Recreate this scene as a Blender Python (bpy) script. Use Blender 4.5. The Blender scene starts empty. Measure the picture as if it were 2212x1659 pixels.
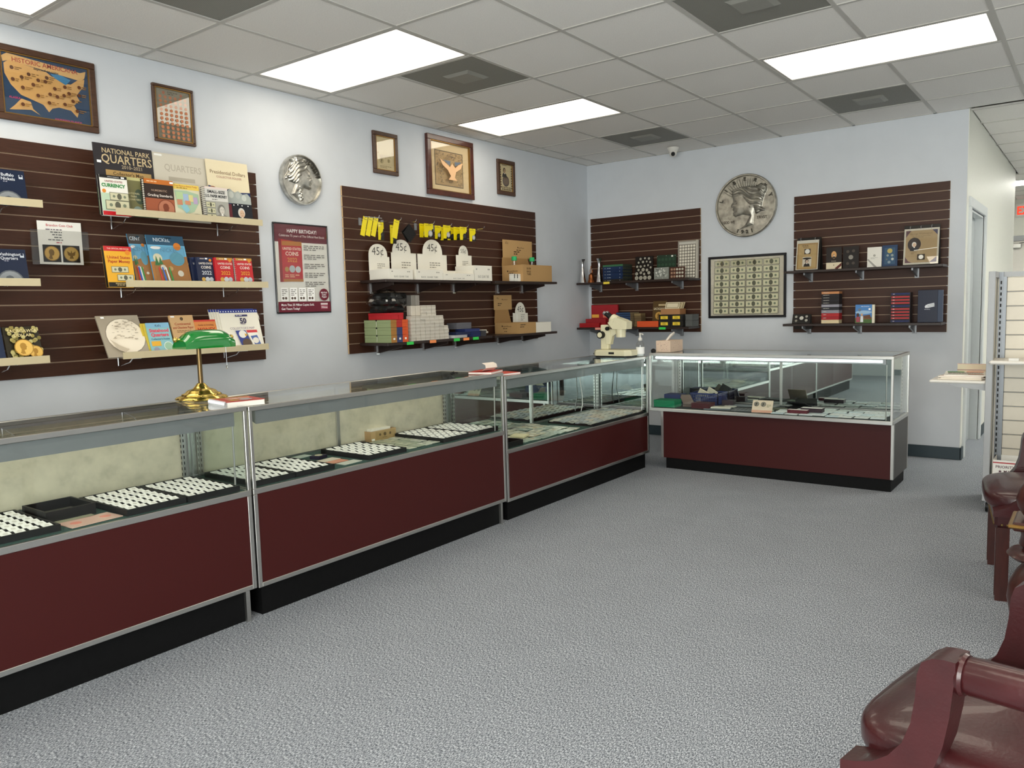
import bpy, bmesh, math, random
from mathutils import Vector, Matrix
random.seed(11)
SC = bpy.context.scene
COL = SC.collection
R90 = math.pi / 2
H = 2.775            # ceiling height

# ---------------------------------------------------------------- camera
def set_camera():
    yaw, pitch, roll, fpx = -0.64433, -0.09722, -0.026943, 1696.4
    f = Vector((math.sin(yaw)*math.cos(pitch), math.cos(yaw)*math.cos(pitch), math.sin(pitch)))
    r0 = Vector((math.cos(yaw), -math.sin(yaw), 0)); u0 = r0.cross(f)
    ri = math.cos(roll)*r0 + math.sin(roll)*u0; up = -math.sin(roll)*r0 + math.cos(roll)*u0
    cam = bpy.data.cameras.new('camera'); co = bpy.data.objects.new('camera', cam); COL.objects.link(co)
    cam.sensor_fit = 'HORIZONTAL'; cam.sensor_width = 36; cam.lens = fpx/2212*36; cam.clip_start = .05
    m = Matrix((ri, up, -f)).transposed().to_4x4(); m.translation = (4.3472, -7.1843, 1.3285)
    co.matrix_world = m; SC.camera = co
set_camera()
# ---------------------------------------------------------------- light and exposure
SC.view_settings.view_transform = 'Standard'; SC.view_settings.look = 'None'
SC.view_settings.gamma = 1.0; SC.view_settings.use_curve_mapping = False
SC.view_settings.exposure = 0.0
SC.cycles.max_bounces = 7; SC.cycles.diffuse_bounces = 4; SC.cycles.glossy_bounces = 3
SC.cycles.transparent_max_bounces = 18; SC.cycles.caustics_reflective = False; SC.cycles.caustics_refractive = False
SC.cycles.sample_clamp_indirect = 6.0
TROFFER = 5.0        # emission of the ceiling lights
CASELAMP = 3.0       # emission of the strips inside the cases
DAY = 14.0            # daylight behind the shop windows
W = bpy.data.worlds.new('daylight'); SC.world = W; W.use_nodes = True
W.node_tree.nodes['Background'].inputs[0].default_value = (1.0, .985, .96, 1)
W.node_tree.nodes['Background'].inputs[1].default_value = DAY
def portal(loc, rot, sx, sy):
    l = bpy.data.lights.new('window_portal', 'AREA'); l.shape = 'RECTANGLE'; l.size = sx; l.size_y = sy
    l.cycles.is_portal = True
    o = bpy.data.objects.new('window_portal', l); COL.objects.link(o); o.location = loc; o.rotation_euler = rot
portal((5.0, -9.2, 1.25), (R90, 0, 0), 4.2, 2.3)

# ---------------------------------------------------------------- colours and materials
def lin(c):
    if isinstance(c, str):
        c = c.lstrip('#'); c = ''.join(a*2 for a in c) if len(c) == 3 else c; c = tuple(int(c[i:i+2], 16)/255 for i in (0, 2, 4))
    return tuple((x/12.92 if x <= .04045 else ((x+.055)/1.055)**2.4) for x in c[:3])
def newmat(name):
    m = bpy.data.materials.new(name); m.use_nodes = True
    nt = m.node_tree; b = nt.nodes['Principled BSDF']
    return m, nt, b
def mat(name, c, rough=.5, metal=0., spec=.5, noise=0., scale=40., bump=0., bscale=200., stretch=None, coat=0.):
    m, nt, b = newmat(name); c = lin(c)
    b.inputs['Roughness'].default_value = rough; b.inputs['Metallic'].default_value = metal
    b.inputs['Specular IOR Level'].default_value = spec; b.inputs['Coat Weight'].default_value = coat
    b.inputs['Base Color'].default_value = (*c, 1)
    tc = nt.nodes.new('ShaderNodeTexCoord'); mp = nt.nodes.new('ShaderNodeMapping')
    nt.links.new(tc.outputs['Object'], mp.inputs[0])
    if stretch: mp.inputs['Scale'].default_value = stretch
    n = nt.nodes.new('ShaderNodeTexNoise'); n.inputs['Scale'].default_value = scale; n.inputs['Detail'].default_value = 4
    nt.links.new(mp.outputs[0], n.inputs['Vector'])
    a = max(noise, .015)
    r = nt.nodes.new('ShaderNodeValToRGB')
    r.color_ramp.elements[0].position = .3; r.color_ramp.elements[1].position = .7
    r.color_ramp.elements[0].color = (*[x*(1-a) for x in c], 1); r.color_ramp.elements[1].color = (*[min(1, x*(1+a)) for x in c], 1)
    nt.links.new(n.outputs[0], r.inputs[0]); nt.links.new(r.outputs[0], b.inputs['Base Color'])
    if bump:
        n2 = nt.nodes.new('ShaderNodeTexNoise'); n2.inputs['Scale'].default_value = bscale
        nt.links.new(mp.outputs[0], n2.inputs['Vector'])
        bp = nt.nodes.new('ShaderNodeBump'); bp.inputs['Strength'].default_value = bump; bp.inputs['Distance'].default_value = .004
        nt.links.new(n2.outputs[0], bp.inputs['Height']); nt.links.new(bp.outputs[0], b.inputs['Normal'])
    return m
def vcol(name, rough, coat=0., metal=0.):
    m, nt, b = newmat(name)
    a = nt.nodes.new('ShaderNodeAttribute'); a.attribute_name = 'Col'
    nt.links.new(a.outputs['Color'], b.inputs['Base Color'])
    b.inputs['Roughness'].default_value = rough; b.inputs['Coat Weight'].default_value = coat; b.inputs['Metallic'].default_value = metal
    b.inputs['Specular IOR Level'].default_value = .35
    return m
def glassmat(name, tint, refl=1.0, base=.02):
    m = bpy.data.materials.new(name); m.use_nodes = True; nt = m.node_tree; nt.nodes.clear()
    out = nt.nodes.new('ShaderNodeOutputMaterial'); mix = nt.nodes.new('ShaderNodeMixShader')
    t = nt.nodes.new('ShaderNodeBsdfTransparent'); t.inputs[0].default_value = (*tint, 1)
    g = nt.nodes.new('ShaderNodeBsdfGlossy'); g.inputs['Roughness'].default_value = .01; g.inputs['Color'].default_value = (1, 1, 1, 1)
    lw = nt.nodes.new('ShaderNodeLayerWeight'); lw.inputs['Blend'].default_value = .5
    pw = nt.nodes.new('ShaderNodeMath'); pw.operation = 'POWER'; pw.inputs[1].default_value = 4.5
    ma = nt.nodes.new('ShaderNodeMath'); ma.operation = 'MULTIPLY_ADD'; ma.inputs[1].default_value = .85*refl; ma.inputs[2].default_value = base
    nt.links.new(lw.outputs['Facing'], pw.inputs[0]); nt.links.new(pw.outputs[0], ma.inputs[0]); nt.links.new(ma.outputs[0], mix.inputs[0])
    nt.links.new(t.outputs[0], mix.inputs[1]); nt.links.new(g.outputs[0], mix.inputs[2]); nt.links.new(mix.outputs[0], out.inputs[0])
    return m
def emis(name, c, s):
    m = bpy.data.materials.new(name); m.use_nodes = True; nt = m.node_tree; nt.nodes.clear()
    out = nt.nodes.new('ShaderNodeOutputMaterial'); e = nt.nodes.new('ShaderNodeEmission')
    e.inputs[0].default_value = (*c, 1); e.inputs[1].default_value = s
    nt.links.new(e.outputs[0], out.inputs[0]); return m
def carpetmat():
    m, nt, b = newmat('carpet'); b.inputs['Roughness'].default_value = .95; b.inputs['Specular IOR Level'].default_value = .1
    tc = nt.nodes.new('ShaderNodeTexCoord')
    mp = nt.nodes.new('ShaderNodeMapping'); mp.inputs['Rotation'].default_value = (0, 0, .08); mp.inputs['Scale'].default_value = (1.45, .62, 1)
    nt.links.new(tc.outputs['Object'], mp.inputs[0])
    n = nt.nodes.new('ShaderNodeTexNoise'); n.inputs['Scale'].default_value = 180; n.inputs['Detail'].default_value = 3.5; n.inputs['Roughness'].default_value = .8
    nt.links.new(mp.outputs[0], n.inputs['Vector'])
    r = nt.nodes.new('ShaderNodeValToRGB'); e = r.color_ramp.elements
    e[0].position = .38; e[0].color = (*lin('#454a52'), 1); e[1].position = .63; e[1].color = (*lin('#d6dae0'), 1)
    x = e.new(.5); x.color = (*lin('#868b92'), 1)
    nt.links.new(n.outputs[0], r.inputs[0])
    n3 = nt.nodes.new('ShaderNodeTexNoise'); n3.inputs['Scale'].default_value = 5; n3.inputs['Detail'].default_value = 3
    nt.links.new(tc.outputs['Object'], n3.inputs['Vector'])
    mr = nt.nodes.new('ShaderNodeMapRange'); mr.inputs['To Min'].default_value = .9; mr.inputs['To Max'].default_value = 1.06
    nt.links.new(n3.outputs[0], mr.inputs[0])
    mx = nt.nodes.new('ShaderNodeMix'); mx.data_type = 'RGBA'; mx.blend_type = 'MULTIPLY'; mx.inputs[0].default_value = 1
    nt.links.new(r.outputs[0], mx.inputs[6]); nt.links.new(mr.outputs[0], mx.inputs[7]); nt.links.new(mx.outputs[2], b.inputs['Base Color'])
    bp = nt.nodes.new('ShaderNodeBump'); bp.inputs['Strength'].default_value = .5; bp.inputs['Distance'].default_value = .004
    nt.links.new(n.outputs[0], bp.inputs['Height']); nt.links.new(bp.outputs[0], b.inputs['Normal'])
    return m
def perfmat():
    m, nt, b = newmat('perforated_metal'); b.inputs['Roughness'].default_value = .6
    tc = nt.nodes.new('ShaderNodeTexCoord'); mp = nt.nodes.new('ShaderNodeMapping'); mp.inputs['Rotation'].default_value = (0, 0, .785)
    nt.links.new(tc.outputs['Object'], mp.inputs[0])
    w = []
    for ax in (0, 1):
        s = nt.nodes.new('ShaderNodeSeparateXYZ'); nt.links.new(mp.outputs[0], s.inputs[0])
        mu = nt.nodes.new('ShaderNodeMath'); mu.operation = 'MULTIPLY'; mu.inputs[1].default_value = 700
        si = nt.nodes.new('ShaderNodeMath'); si.operation = 'SINE'
        nt.links.new(s.outputs[ax], mu.inputs[0]); nt.links.new(mu.outputs[0], si.inputs[0]); w.append(si)
    pr = nt.nodes.new('ShaderNodeMath'); pr.operation = 'MULTIPLY'; nt.links.new(w[0].outputs[0], pr.inputs[0]); nt.links.new(w[1].outputs[0], pr.inputs[1])
    gt = nt.nodes.new('ShaderNodeMath'); gt.operation = 'GREATER_THAN'; gt.inputs[1].default_value = .25; nt.links.new(pr.outputs[0], gt.inputs[0])
    mx = nt.nodes.new('ShaderNodeMix'); mx.data_type = 'RGBA'
    mx.inputs[6].default_value = (*lin('#98978f'), 1); mx.inputs[7].default_value = (*lin('#3d3c38'), 1)
    nt.links.new(gt.outputs[0], mx.inputs[0]); nt.links.new(mx.outputs[2], b.inputs['Base Color'])
    return m
M = dict(
    wall=mat('wall_paint', '#d2d6db', .55, spec=.3, noise=.02, scale=6, bump=.08, bscale=300),
    corr=mat('corridor_paint', '#e6e6dc', .5, spec=.3, bump=.08, bscale=300),
    tile=mat('ceiling_tile', '#efece7', .9, spec=.1, noise=.05, scale=160, bump=.25, bscale=260),
    tbar=mat('ceiling_grid', '#c2bfb9', .5), white=mat('white_paint', '#e2ded6', .5),
    carpet=carpetmat(), perf=perfmat(), plaque=mat('diffuser_plaque', '#8f8e87', .5),
    base=mat('cove_base', '#2e3d44', .5), trim=mat('door_trim', '#cfd3d3', .45), door=mat('door_paint', '#b4b9ba', .45),
    slat=mat('slat_laminate', '#41261a', .45, spec=.3, noise=.22, scale=14, stretch=(1, 9, 30)),
    mdf=mat('raw_fibreboard', '#c2a47e', .7), groove=mat('slot_insert', '#b39c84', .5),
    dark=mat('dark_laminate', '#2a1c17', .4, noise=.1, scale=20), burg=mat('burgundy_laminate', '#3c1110', .5, spec=.25, noise=.05, scale=300),
    alu=mat('brushed_aluminium', '#c9c8c4', .33, 1., noise=.04, scale=30, stretch=(1, 30, 30)),
    alud=mat('grey_metal', '#8f9194', .4, .6), chrome=mat('chrome', '#e4e4e6', .12, 1.), black=mat('black_plastic', '#0f0f10', .5, spec=.3),
    kick=mat('black_kick_board', '#0a0a0b', .6, spec=.15, noise=.2, scale=50), felt=mat('green_felt', '#2b4a42', .95, noise=.3, scale=260, bump=.6, bscale=500),
    feltd=mat('dark_felt', '#33393a', .95, noise=.3, scale=260), cream=None, mirror=mat('mirror_glass', '#c3cbc9', .015, 1.),
    lip=mat('cream_price_channel', '#cdbf9c', .45), brass=mat('polished_brass', '#e6c96c', .2, 1.), pole=mat('antique_brass', '#75603f', .35, .9),
    glassg=mat('green_lamp_glass', '#047a28', .06, coat=1., spec=.8), leather=mat('burgundy_leather', '#3b1517', .3, noise=.25, scale=7, coat=.15, bump=.12, bscale=120),
    wood=mat('dark_mahogany', '#3f1c17', .32, noise=.25, scale=9, stretch=(6, 6, 1), coat=.1), gold=mat('gilt_edge', '#8c6a35', .35, .7),
    cab=mat('case_side_laminate', '#3f3a37', .45), silver=mat('pewter', '#bdbbb4', .34, 1., noise=.3, scale=25), silverd=mat('aged_silver', '#a9a59a', .4, .9, noise=.35, scale=20),
    patina=mat('dark_letter_metal', '#4a463d', .5, .5), copper=mat('copper', '#8a5230', .35, 1., noise=.3, scale=60), card=mat('white_card', '#efebe0', .6), board=mat('brown_cardboard', '#b28a5c', .8, noise=.08, scale=30),
    framew=mat('frame_walnut', '#4a3020', .4, noise=.3, scale=20, stretch=(1, 6, 6)), framer=mat('frame_mahogany', '#4d2418', .3, noise=.3, scale=20, coat=.3), frameb=mat('frame_black', '#0d0c12', .3),
    ivory=mat('microscope_enamel', '#ded8b8', .35), print=vcol('print_matte', .6), gloss=vcol('print_gloss', .32, .08), metalp=vcol('coin_metal', .35, 0, .8),
    glass=glassmat('case_glass', (.955, .975, .965)), picglass=glassmat('picture_glass', (.97, .97, .96), .9, .05), clear=glassmat('clear_plastic', (.94, .94, .93), 1., .05),
    slatw=mat('white_slat', '#d3cbbb', .4), grey=mat('gondola_frame', '#a4a6a8', .45), steel=mat('upright_steel', '#7d8186', .4, .5),
    lamp=emis('troffer_lens', (1, .91, .76), TROFFER), strip=emis('case_lamp', (.93, 1, .97), CASELAMP), exit=emis('exit_letters', (1, .06, .03), 1.6),
    corrlamp=emis('corridor_lens', (1, .98, .88), TROFFER*5.5))  # far light and the added passage lights, raised to brighten the passage
def creammat():
    m, nt, b = newmat('mottled_door_panel'); b.inputs['Roughness'].default_value = .35
    tc = nt.nodes.new('ShaderNodeTexCoord'); n = nt.nodes.new('ShaderNodeTexNoise'); n.inputs['Scale'].default_value = 11; n.inputs['Detail'].default_value = 8; n.inputs['Roughness'].default_value = .62
    nt.links.new(tc.outputs['Object'], n.inputs['Vector'])
    r = nt.nodes.new('ShaderNodeValToRGB'); e = r.color_ramp.elements
    e[0].position = .3; e[0].color = (*lin('#b3ac96'), 1); e[1].position = .66; e[1].color = (*lin('#d2c9b0'), 1)
    x = e.new(.47); x.color = (*lin('#c6bea6'), 1)
    nt.links.new(n.outputs[0], r.inputs[0]); nt.links.new(r.outputs[0], b.inputs['Base Color']); return m
M['cream'] = creammat()

# ---------------------------------------------------------------- mesh helpers
FN = ('-x', '+x', '-y', '+y', '-z', '+z')
class MB:
    def __init__(s): s.v = []; s.f = []; s.c = []; s.mi = []
    def add(s, vs, fs, c=None, mi=0):
        n = len(s.v); s.v += [tuple(p) for p in vs]
        for k, f in enumerate(fs):
            s.f.append(tuple(i+n for i in f))
            s.c.append(c[k] if isinstance(c, list) else c); s.mi.append(mi[k] if isinstance(mi, list) else mi)
        return s
    def box(s, x0, x1, y0, y1, z0, z1, c=None, cf=None, b=0., mi=0, mf=None):
        if b > 0:
            lo = (x0, y0, z0); hi = (x1, y1, z1); ce = [(lo[i]+hi[i])/2 for i in range(3)]; hf = [(hi[i]-lo[i])/2 for i in range(3)]
            vs = []; ix = {}
            for sx in (-1, 1):
                for sy in (-1, 1):
                    for sz in (-1, 1):
                        sg = (sx, sy, sz)
                        for a in range(3):
                            ix[sg, a] = len(vs)
                            vs.append([ce[i]+sg[i]*(hf[i]-(0 if i == a else b)) for i in range(3)])
            fs = []; q = ((-1, -1), (1, -1), (1, 1), (-1, 1))
            for a in range(3):
                o = [i for i in range(3) if i != a]
                for sg in (-1, 1):
                    f = []
                    for p in q:
                        k = [0, 0, 0]; k[a] = sg; k[o[0]] = p[0]; k[o[1]] = p[1]; f.append(ix[tuple(k), a])
                    fs.append(f)
                for s1 in (-1, 1):
                    for s2 in (-1, 1):
                        k = [0, 0, 0]; k[o[0]] = s1; k[o[1]] = s2
                        ka = list(k); ka[a] = -1; kb = list(k); kb[a] = 1
                        fs.append([ix[tuple(ka), o[0]], ix[tuple(kb), o[0]], ix[tuple(kb), o[1]], ix[tuple(ka), o[1]]])
            for sx in (-1, 1):
                for sy in (-1, 1):
                    for sz in (-1, 1): fs.append([ix[(sx, sy, sz), a] for a in range(3)])
            return s.add(vs, fs, c, mi)
        vs = [(x, y, z) for x in (x0, x1) for y in (y0, y1) for z in (z0, z1)]
        fs = [(0, 1, 3, 2), (4, 6, 7, 5), (0, 4, 5, 1), (2, 3, 7, 6), (0, 2, 6, 4), (1, 5, 7, 3)]
        cs = [(cf or {}).get(n, c) for n in FN]; ms = [(mf or {}).get(n, mi) for n in FN]
        return s.add(vs, fs, cs, ms)
    def cyl(s, p0, p1, r0, r1=None, n=12, c=None, mi=0, caps=True):
        r1 = r0 if r1 is None else r1; p0 = Vector(p0); p1 = Vector(p1); d = (p1-p0).normalized()
        a = d.orthogonal().normalized(); b = d.cross(a); vs = []
        for p, r in ((p0, r0), (p1, r1)):
            for i in range(n):
                t = 2*math.pi*i/n; vs.append(p+a*r*math.cos(t)+b*r*math.sin(t))
        fs = [(i, (i+1) % n, n+(i+1) % n, n+i) for i in range(n)]
        if caps: fs += [tuple(range(n-1, -1, -1)), tuple(range(n, 2*n))]
        return s.add(vs, fs, c, mi)
    def tube(s, pts, r, n=8, c=None, mi=0, sy=1.):
        pts = [Vector(p) for p in pts]; vs = []; prev = None
        rs = r if isinstance(r, (list, tuple)) else [r]*len(pts)
        for i, p in enumerate(pts):
            d = (pts[min(i+1, len(pts)-1)]-pts[max(i-1, 0)]).normalized()
            a = d.orthogonal().normalized() if prev is None else (prev-d*prev.dot(d)).normalized()
            prev = a; b = d.cross(a)
            for k in range(n):
                t = 2*math.pi*k/n; vs.append(p+a*rs[i]*math.cos(t)+b*rs[i]*sy*math.sin(t))
        fs = [(i*n+k, i*n+(k+1) % n, (i+1)*n+(k+1) % n, (i+1)*n+k) for i in range(len(pts)-1) for k in range(n)]
        fs += [tuple(range(n-1, -1, -1)), tuple(range((len(pts)-1)*n, len(pts)*n))]
        return s.add(vs, fs, c, mi)
    def lathe(s, prof, n=24, o=(0, 0, 0), sx=1., sy=1., c=None, mi=0, mod=None):
        vs = []
        for r, z in prof:
            for k in range(n):
                t = 2*math.pi*k/n; q = r*(1+(mod(t, z) if mod else 0)); vs.append((o[0]+q*sx*math.cos(t), o[1]+q*sy*math.sin(t), o[2]+z))
        m = len(prof)
        fs = [(i*n+k, i*n+(k+1) % n, (i+1)*n+(k+1) % n, (i+1)*n+k) for i in range(m-1) for k in range(n)]
        fs += [tuple(range(n-1, -1, -1)), tuple(range((m-1)*n, m*n))]
        return s.add(vs, fs, c, mi)
    def prism(s, poly, d0, d1, ax='y', c=None, mi=0):
        """poly of 2-D points, extruded along ax from d0 to d1"""
        def P(p, d): return {'x': (d, p[0], p[1]), 'y': (p[0], d, p[1]), 'z': (p[0], p[1], d)}[ax]
        n = len(poly); vs = [P(p, d0) for p in poly]+[P(p, d1) for p in poly]
        fs = [tuple(range(n)), tuple(range(2*n-1, n-1, -1))]+[(i, n+i, n+(i+1) % n, (i+1) % n) for i in range(n)]
        return s.add(vs, fs, c, mi)
    def obox(s, o, ux, uy, uz, c=None, mi=0):
        o, ux, uy, uz = map(Vector, (o, ux, uy, uz))
        vs = [o+ux*i+uy*j+uz*k for i in (0, 1) for j in (0, 1) for k in (0, 1)]
        return s.add(vs, [(0, 1, 3, 2), (4, 6, 7, 5), (0, 4, 5, 1), (2, 3, 7, 6), (0, 2, 6, 4), (1, 5, 7, 3)], c, mi)
    def build(s, name, m, parent=None, loc=None, rot=None, smooth=None, fix=True):
        me = bpy.data.meshes.new(name); me.from_pydata(s.v, [], s.f)
        for x in (m if isinstance(m, (list, tuple)) else [m]): me.materials.append(M[x] if isinstance(x, str) else x)
        if any(s.mi): me.polygons.foreach_set('material_index', s.mi)
        if any(c is not None for c in s.c):
            at = me.color_attributes.new('Col', 'FLOAT_COLOR', 'CORNER'); buf = []
            cc = {}
            for p, c in zip(me.polygons, s.c):
                if c not in cc: cc[c] = (*lin(c or '#808080'), 1.)
                buf += list(cc[c])*p.loop_total
            at.data.foreach_set('color', buf)
        if fix:
            bm = bmesh.new(); bm.from_mesh(me); bmesh.ops.recalc_face_normals(bm, faces=bm.faces); bm.to_mesh(me); bm.free()
        if smooth is not None:
            me.shade_smooth(); me.set_sharp_from_angle(angle=math.radians(smooth))
        return place(name, me, parent, loc, rot)
def place(name, me, parent=None, loc=None, rot=None):
    o = bpy.data.objects.new(name, me); COL.objects.link(o)
    if parent: o.parent = parent
    if loc: o.location = loc
    if rot: o.rotation_euler = rot
    return o
def tag(o, label=None, cat=None, group=None, kind=None):
    if label: o['label'] = label
    if cat: o['category'] = cat
    if group: o['group'] = group
    if kind: o['kind'] = kind
    return o
def thing(name, label, cat, loc=(0, 0, 0), rot=(0, 0, 0), group=None):
    o = bpy.data.objects.new(name, None); COL.objects.link(o); o.empty_display_size = .05
    o.location = loc; o.rotation_euler = rot
    return tag(o, label, cat, group)
def struct(o): o['kind'] = 'structure'; return o

# ---------------------------------------------------------------- flat print
_tx = {}
def text_mesh(s, bold):
    k = (s, bold)
    if k not in _tx:
        cu = bpy.data.curves.new('t', 'FONT'); cu.body = s; cu.resolution_u = 2; cu.fill_mode = 'FRONT'; cu.offset = bold
        ob = bpy.data.objects.new('t', cu); me = bpy.data.meshes.new_from_object(ob)
        vs = [(v.co.x, v.co.y) for v in me.vertices]; fs = [tuple(p.vertices) for p in me.polygons]
        bpy.data.objects.remove(ob); bpy.data.curves.remove(cu); bpy.data.meshes.remove(me)
        x0 = min((v[0] for v in vs), default=0); x1 = max((v[0] for v in vs), default=1)
        _tx[k] = ([(v[0]-x0, v[1]) for v in vs], fs, x1-x0)
    return _tx[k]
PROFILE = [(.1, -.9), (.0, -.55), (-.02, -.35), (.22, -.3), (.3, -.2), (.27, -.1), (.33, -.05), (.3, .02), (.42, .1), (.3, .3), (.32, .42), (.2, .6), (-.05, .72), (-.35, .62), (-.5, .35), (-.48, .05), (-.38, -.2), (-.45, -.55), (-.6, -.75), (-.3, -.95)]
class Art:
    """coloured print lying on a w x h face: x right, y down, both 0..1"""
    def __init__(s, w, h): s.w = w; s.h = h; s.k = 0; s.mb = MB()
    def P(s, x, y): return (x*s.w, -.00025*s.k, (1-y)*s.h)
    def poly(s, pts, c):
        for ax, lim, sg in ((0, 0, 1), (0, 1, -1), (1, 0, 1), (1, 1, -1)):
            out = []
            for i, p in enumerate(pts):
                q = pts[i-1]; dp = (p[ax]-lim)*sg; dq = (q[ax]-lim)*sg
                if (dp < 0) != (dq < 0):
                    f = dq/(dq-dp); out.append((q[0]+(p[0]-q[0])*f, q[1]+(p[1]-q[1])*f))
                if dp >= 0: out.append(p)
            pts = out
            if len(pts) < 3: return
        s.k += 1; vs = [s.P(*p) for p in pts]; s.mb.add(vs, [tuple(range(len(vs)))], c)
    def draw(s, it):
        k = it[0]
        if k == 'r':
            _, x, y, w, h, c = it; s.poly([(x, y+h), (x+w, y+h), (x+w, y), (x, y)], c)
        elif k == 'p': s.poly(it[1], it[2])
        elif k in 'ce':
            if k == 'c': _, x, y, r, c = it; rx = r; ry = r*s.w/s.h
            else: _, x, y, rx, ry, c = it
            s.poly([(x+rx*math.cos(t), y+ry*math.sin(t)) for t in [2*math.pi*i/20 for i in range(20)]][::-1], c)
        elif k == 't':
            _, x, y, hh, tx, c = it[:6]; mw = it[6] if len(it) > 6 else .95; al = it[7] if len(it) > 7 else 'c'; bd = it[8] if len(it) > 8 else .012
            vs, fs, L = text_mesh(tx, bd); sz = hh*s.h/.72; sx = min(sz, mw*s.w/max(L, .01)); s.k += 1
            ox = x*s.w-(L*sx/2 if al == 'c' else (L*sx if al == 'r' else 0)); oz = (1-y)*s.h-.36*sz
            s.mb.add([(ox+v[0]*sx, -.00025*s.k, oz+v[1]*sz) for v in vs], fs, c)
        elif k == 'n':
            _, x, y, w, rows, dy, c = it; rr = random.Random(int(x*1000+y*77+rows)); s.k += 1
            for i in range(rows):
                q = 0.; lim = w*(1 if i < rows-1 else .6)
                while q < lim-.02:
                    a = min(rr.uniform(.03, .11), lim-q); yy = y+i*dy
                    s.mb.add([s.P(x+q, yy+dy*.45), s.P(x+q+a, yy+dy*.45), s.P(x+q+a, yy), s.P(x+q, yy)], [(0, 1, 2, 3)], c); q += a+.02
        elif k == 'coin':
            _, x, y, r, c1, c2 = it; s.draw(('c', x, y, r, c2)); s.draw(('c', x, y, r*.9, c1)); a = s.w/s.h
            s.poly([(x+r*.8*p[0], y-r*.8*p[1]*a) for p in PROFILE], c2)
        elif k == 'bill':
            _, x, y, w, h = it; s.draw(('r', x, y, w, h, '#6f6f5c')); s.draw(('r', x+w*.03, y+h*.07, w*.94, h*.86, '#cfcbaa'))
            s.draw(('e', x+w*.5, y+h*.5, w*.12, h*.38, '#5b5b4b')); s.draw(('c', x+w*.22, y+h*.5, min(w*.07, h*.3*s.h/s.w), '#77806a')); s.draw(('c', x+w*.78, y+h*.5, min(w*.07, h*.3*s.h/s.w), '#77806a'))
        elif k == 'head':
            _, x, y, q, skin, hair, coat = it; a = s.w/s.h
            s.draw(('p', [(x-.9*q, y+1.5*q*a), (x+.9*q, y+1.5*q*a), (x+.7*q, y+.75*q*a), (x+.2*q, y+.5*q*a), (x-.3*q, y+.5*q*a), (x-.75*q, y+.8*q*a)], coat))
            s.draw(('e', x-.02*q, y-.08*q*a, .5*q, .62*q*a, hair)); s.draw(('e', x+.04*q, y+.05*q*a, .36*q, .5*q*a, skin))
            s.draw(('r', x-.1*q, y+.5*q*a, .26*q, .25*q*a, '#f2efe6'))
            s.draw(('e', x-.1*q, y-.03*q*a, .06*q, .03*q*a, '#3a2b22')); s.draw(('e', x+.18*q, y-.03*q*a, .06*q, .03*q*a, '#3a2b22')); s.draw(('r', x-.06*q, y+.28*q*a, .2*q, .03*q*a, '#9a5b4c'))
    def build(s, items, parent, name='cover_print', m='gloss', off=(0, 0, 0), rot=None):
        for it in items: s.draw(it)
        return s.mb.build(name, m, parent, loc=(off[0], off[1]-.0004, off[2]), rot=rot, fix=False)
def art(parent, w, h, items, off=(0, 0, 0), name='cover_print', m='gloss', rot=None):
    return Art(w, h).build(items, parent, name, m, off, rot)
# ================================================================ the room
HW = H+.06
XR, YF, YB = 7.6, -9.2, 7.4          # right wall, shop front, far wall of the passage
XC = 3.47                            # where the back wall ends and the passage starts
def sbox(name, m, x0, x1, y0, y1, z0, z1, parent=None, **k):
    o = MB().box(x0, x1, y0, y1, z0, z1, **k).build(name, m, parent)
    return o if parent else struct(o)
sbox('floor', 'carpet', -.1, XR+.1, YF-.1, YB+.1, -.1, 0)
sbox('wall_left', 'wall', -.12, 0, YF, .12, 0, HW)
sbox('wall_back', 'wall', 0, XC-.004, 0, .12, 0, HW)
# passage wall with a doorway
wc = struct(thing('wall_passage', None, None)); del_keys = [k for k in ('label', 'category') if k in wc]
MB().box(XC-.12, XC, .12, .17, 0, HW).build('wall_piece', 'corr', wc); MB().box(XC-.12, XC, 1.12, 4.06, 0, HW).build('wall_piece', 'corr', wc)
MB().box(XC-.12, XC, .17, 1.12, 2.03, HW).build('wall_piece', 'corr', wc); MB().box(XC-.004, XC, 0, .12, 0, HW).build('wall_piece', 'corr', wc)
d = struct(thing('door_1', None, None))
for y0, y1 in ((.09, .17), (1.12, 1.2)): MB().box(XC-.02, XC+.018, y0, y1, 0, 2.03, b=.004).build('door_casing', 'trim', d)
MB().box(XC-.02, XC+.018, .09, 1.2, 2.03, 2.11, b=.004).build('door_casing', 'trim', d)
for y0, y1 in ((.17, .19), (1.10, 1.12)): MB().box(XC-.12, XC-.005, y0, y1, 0, 2.03).build('door_jamb', 'trim', d)
MB().box(XC-.12, XC-.005, .17, 1.12, 2.01, 2.03).build('door_jamb', 'trim', d)
MB().box(XC-.11, XC-.07, .19, 1.10, .005, 2.01).build('door_leaf', 'door', d)
sbox('wall_right', 'wall', XR, XR+.12, YF, YB, 0, HW)
sbox('wall_far', 'corr', 1.0, XR, YB, YB+.12, 0, HW)
sbox('wall_store', 'corr', .9, 1.0, 4.06, YB, 0, HW); sbox('wall_store_front', 'corr', .9, XC-.12, 4.06, 4.16, 0, HW)
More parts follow.
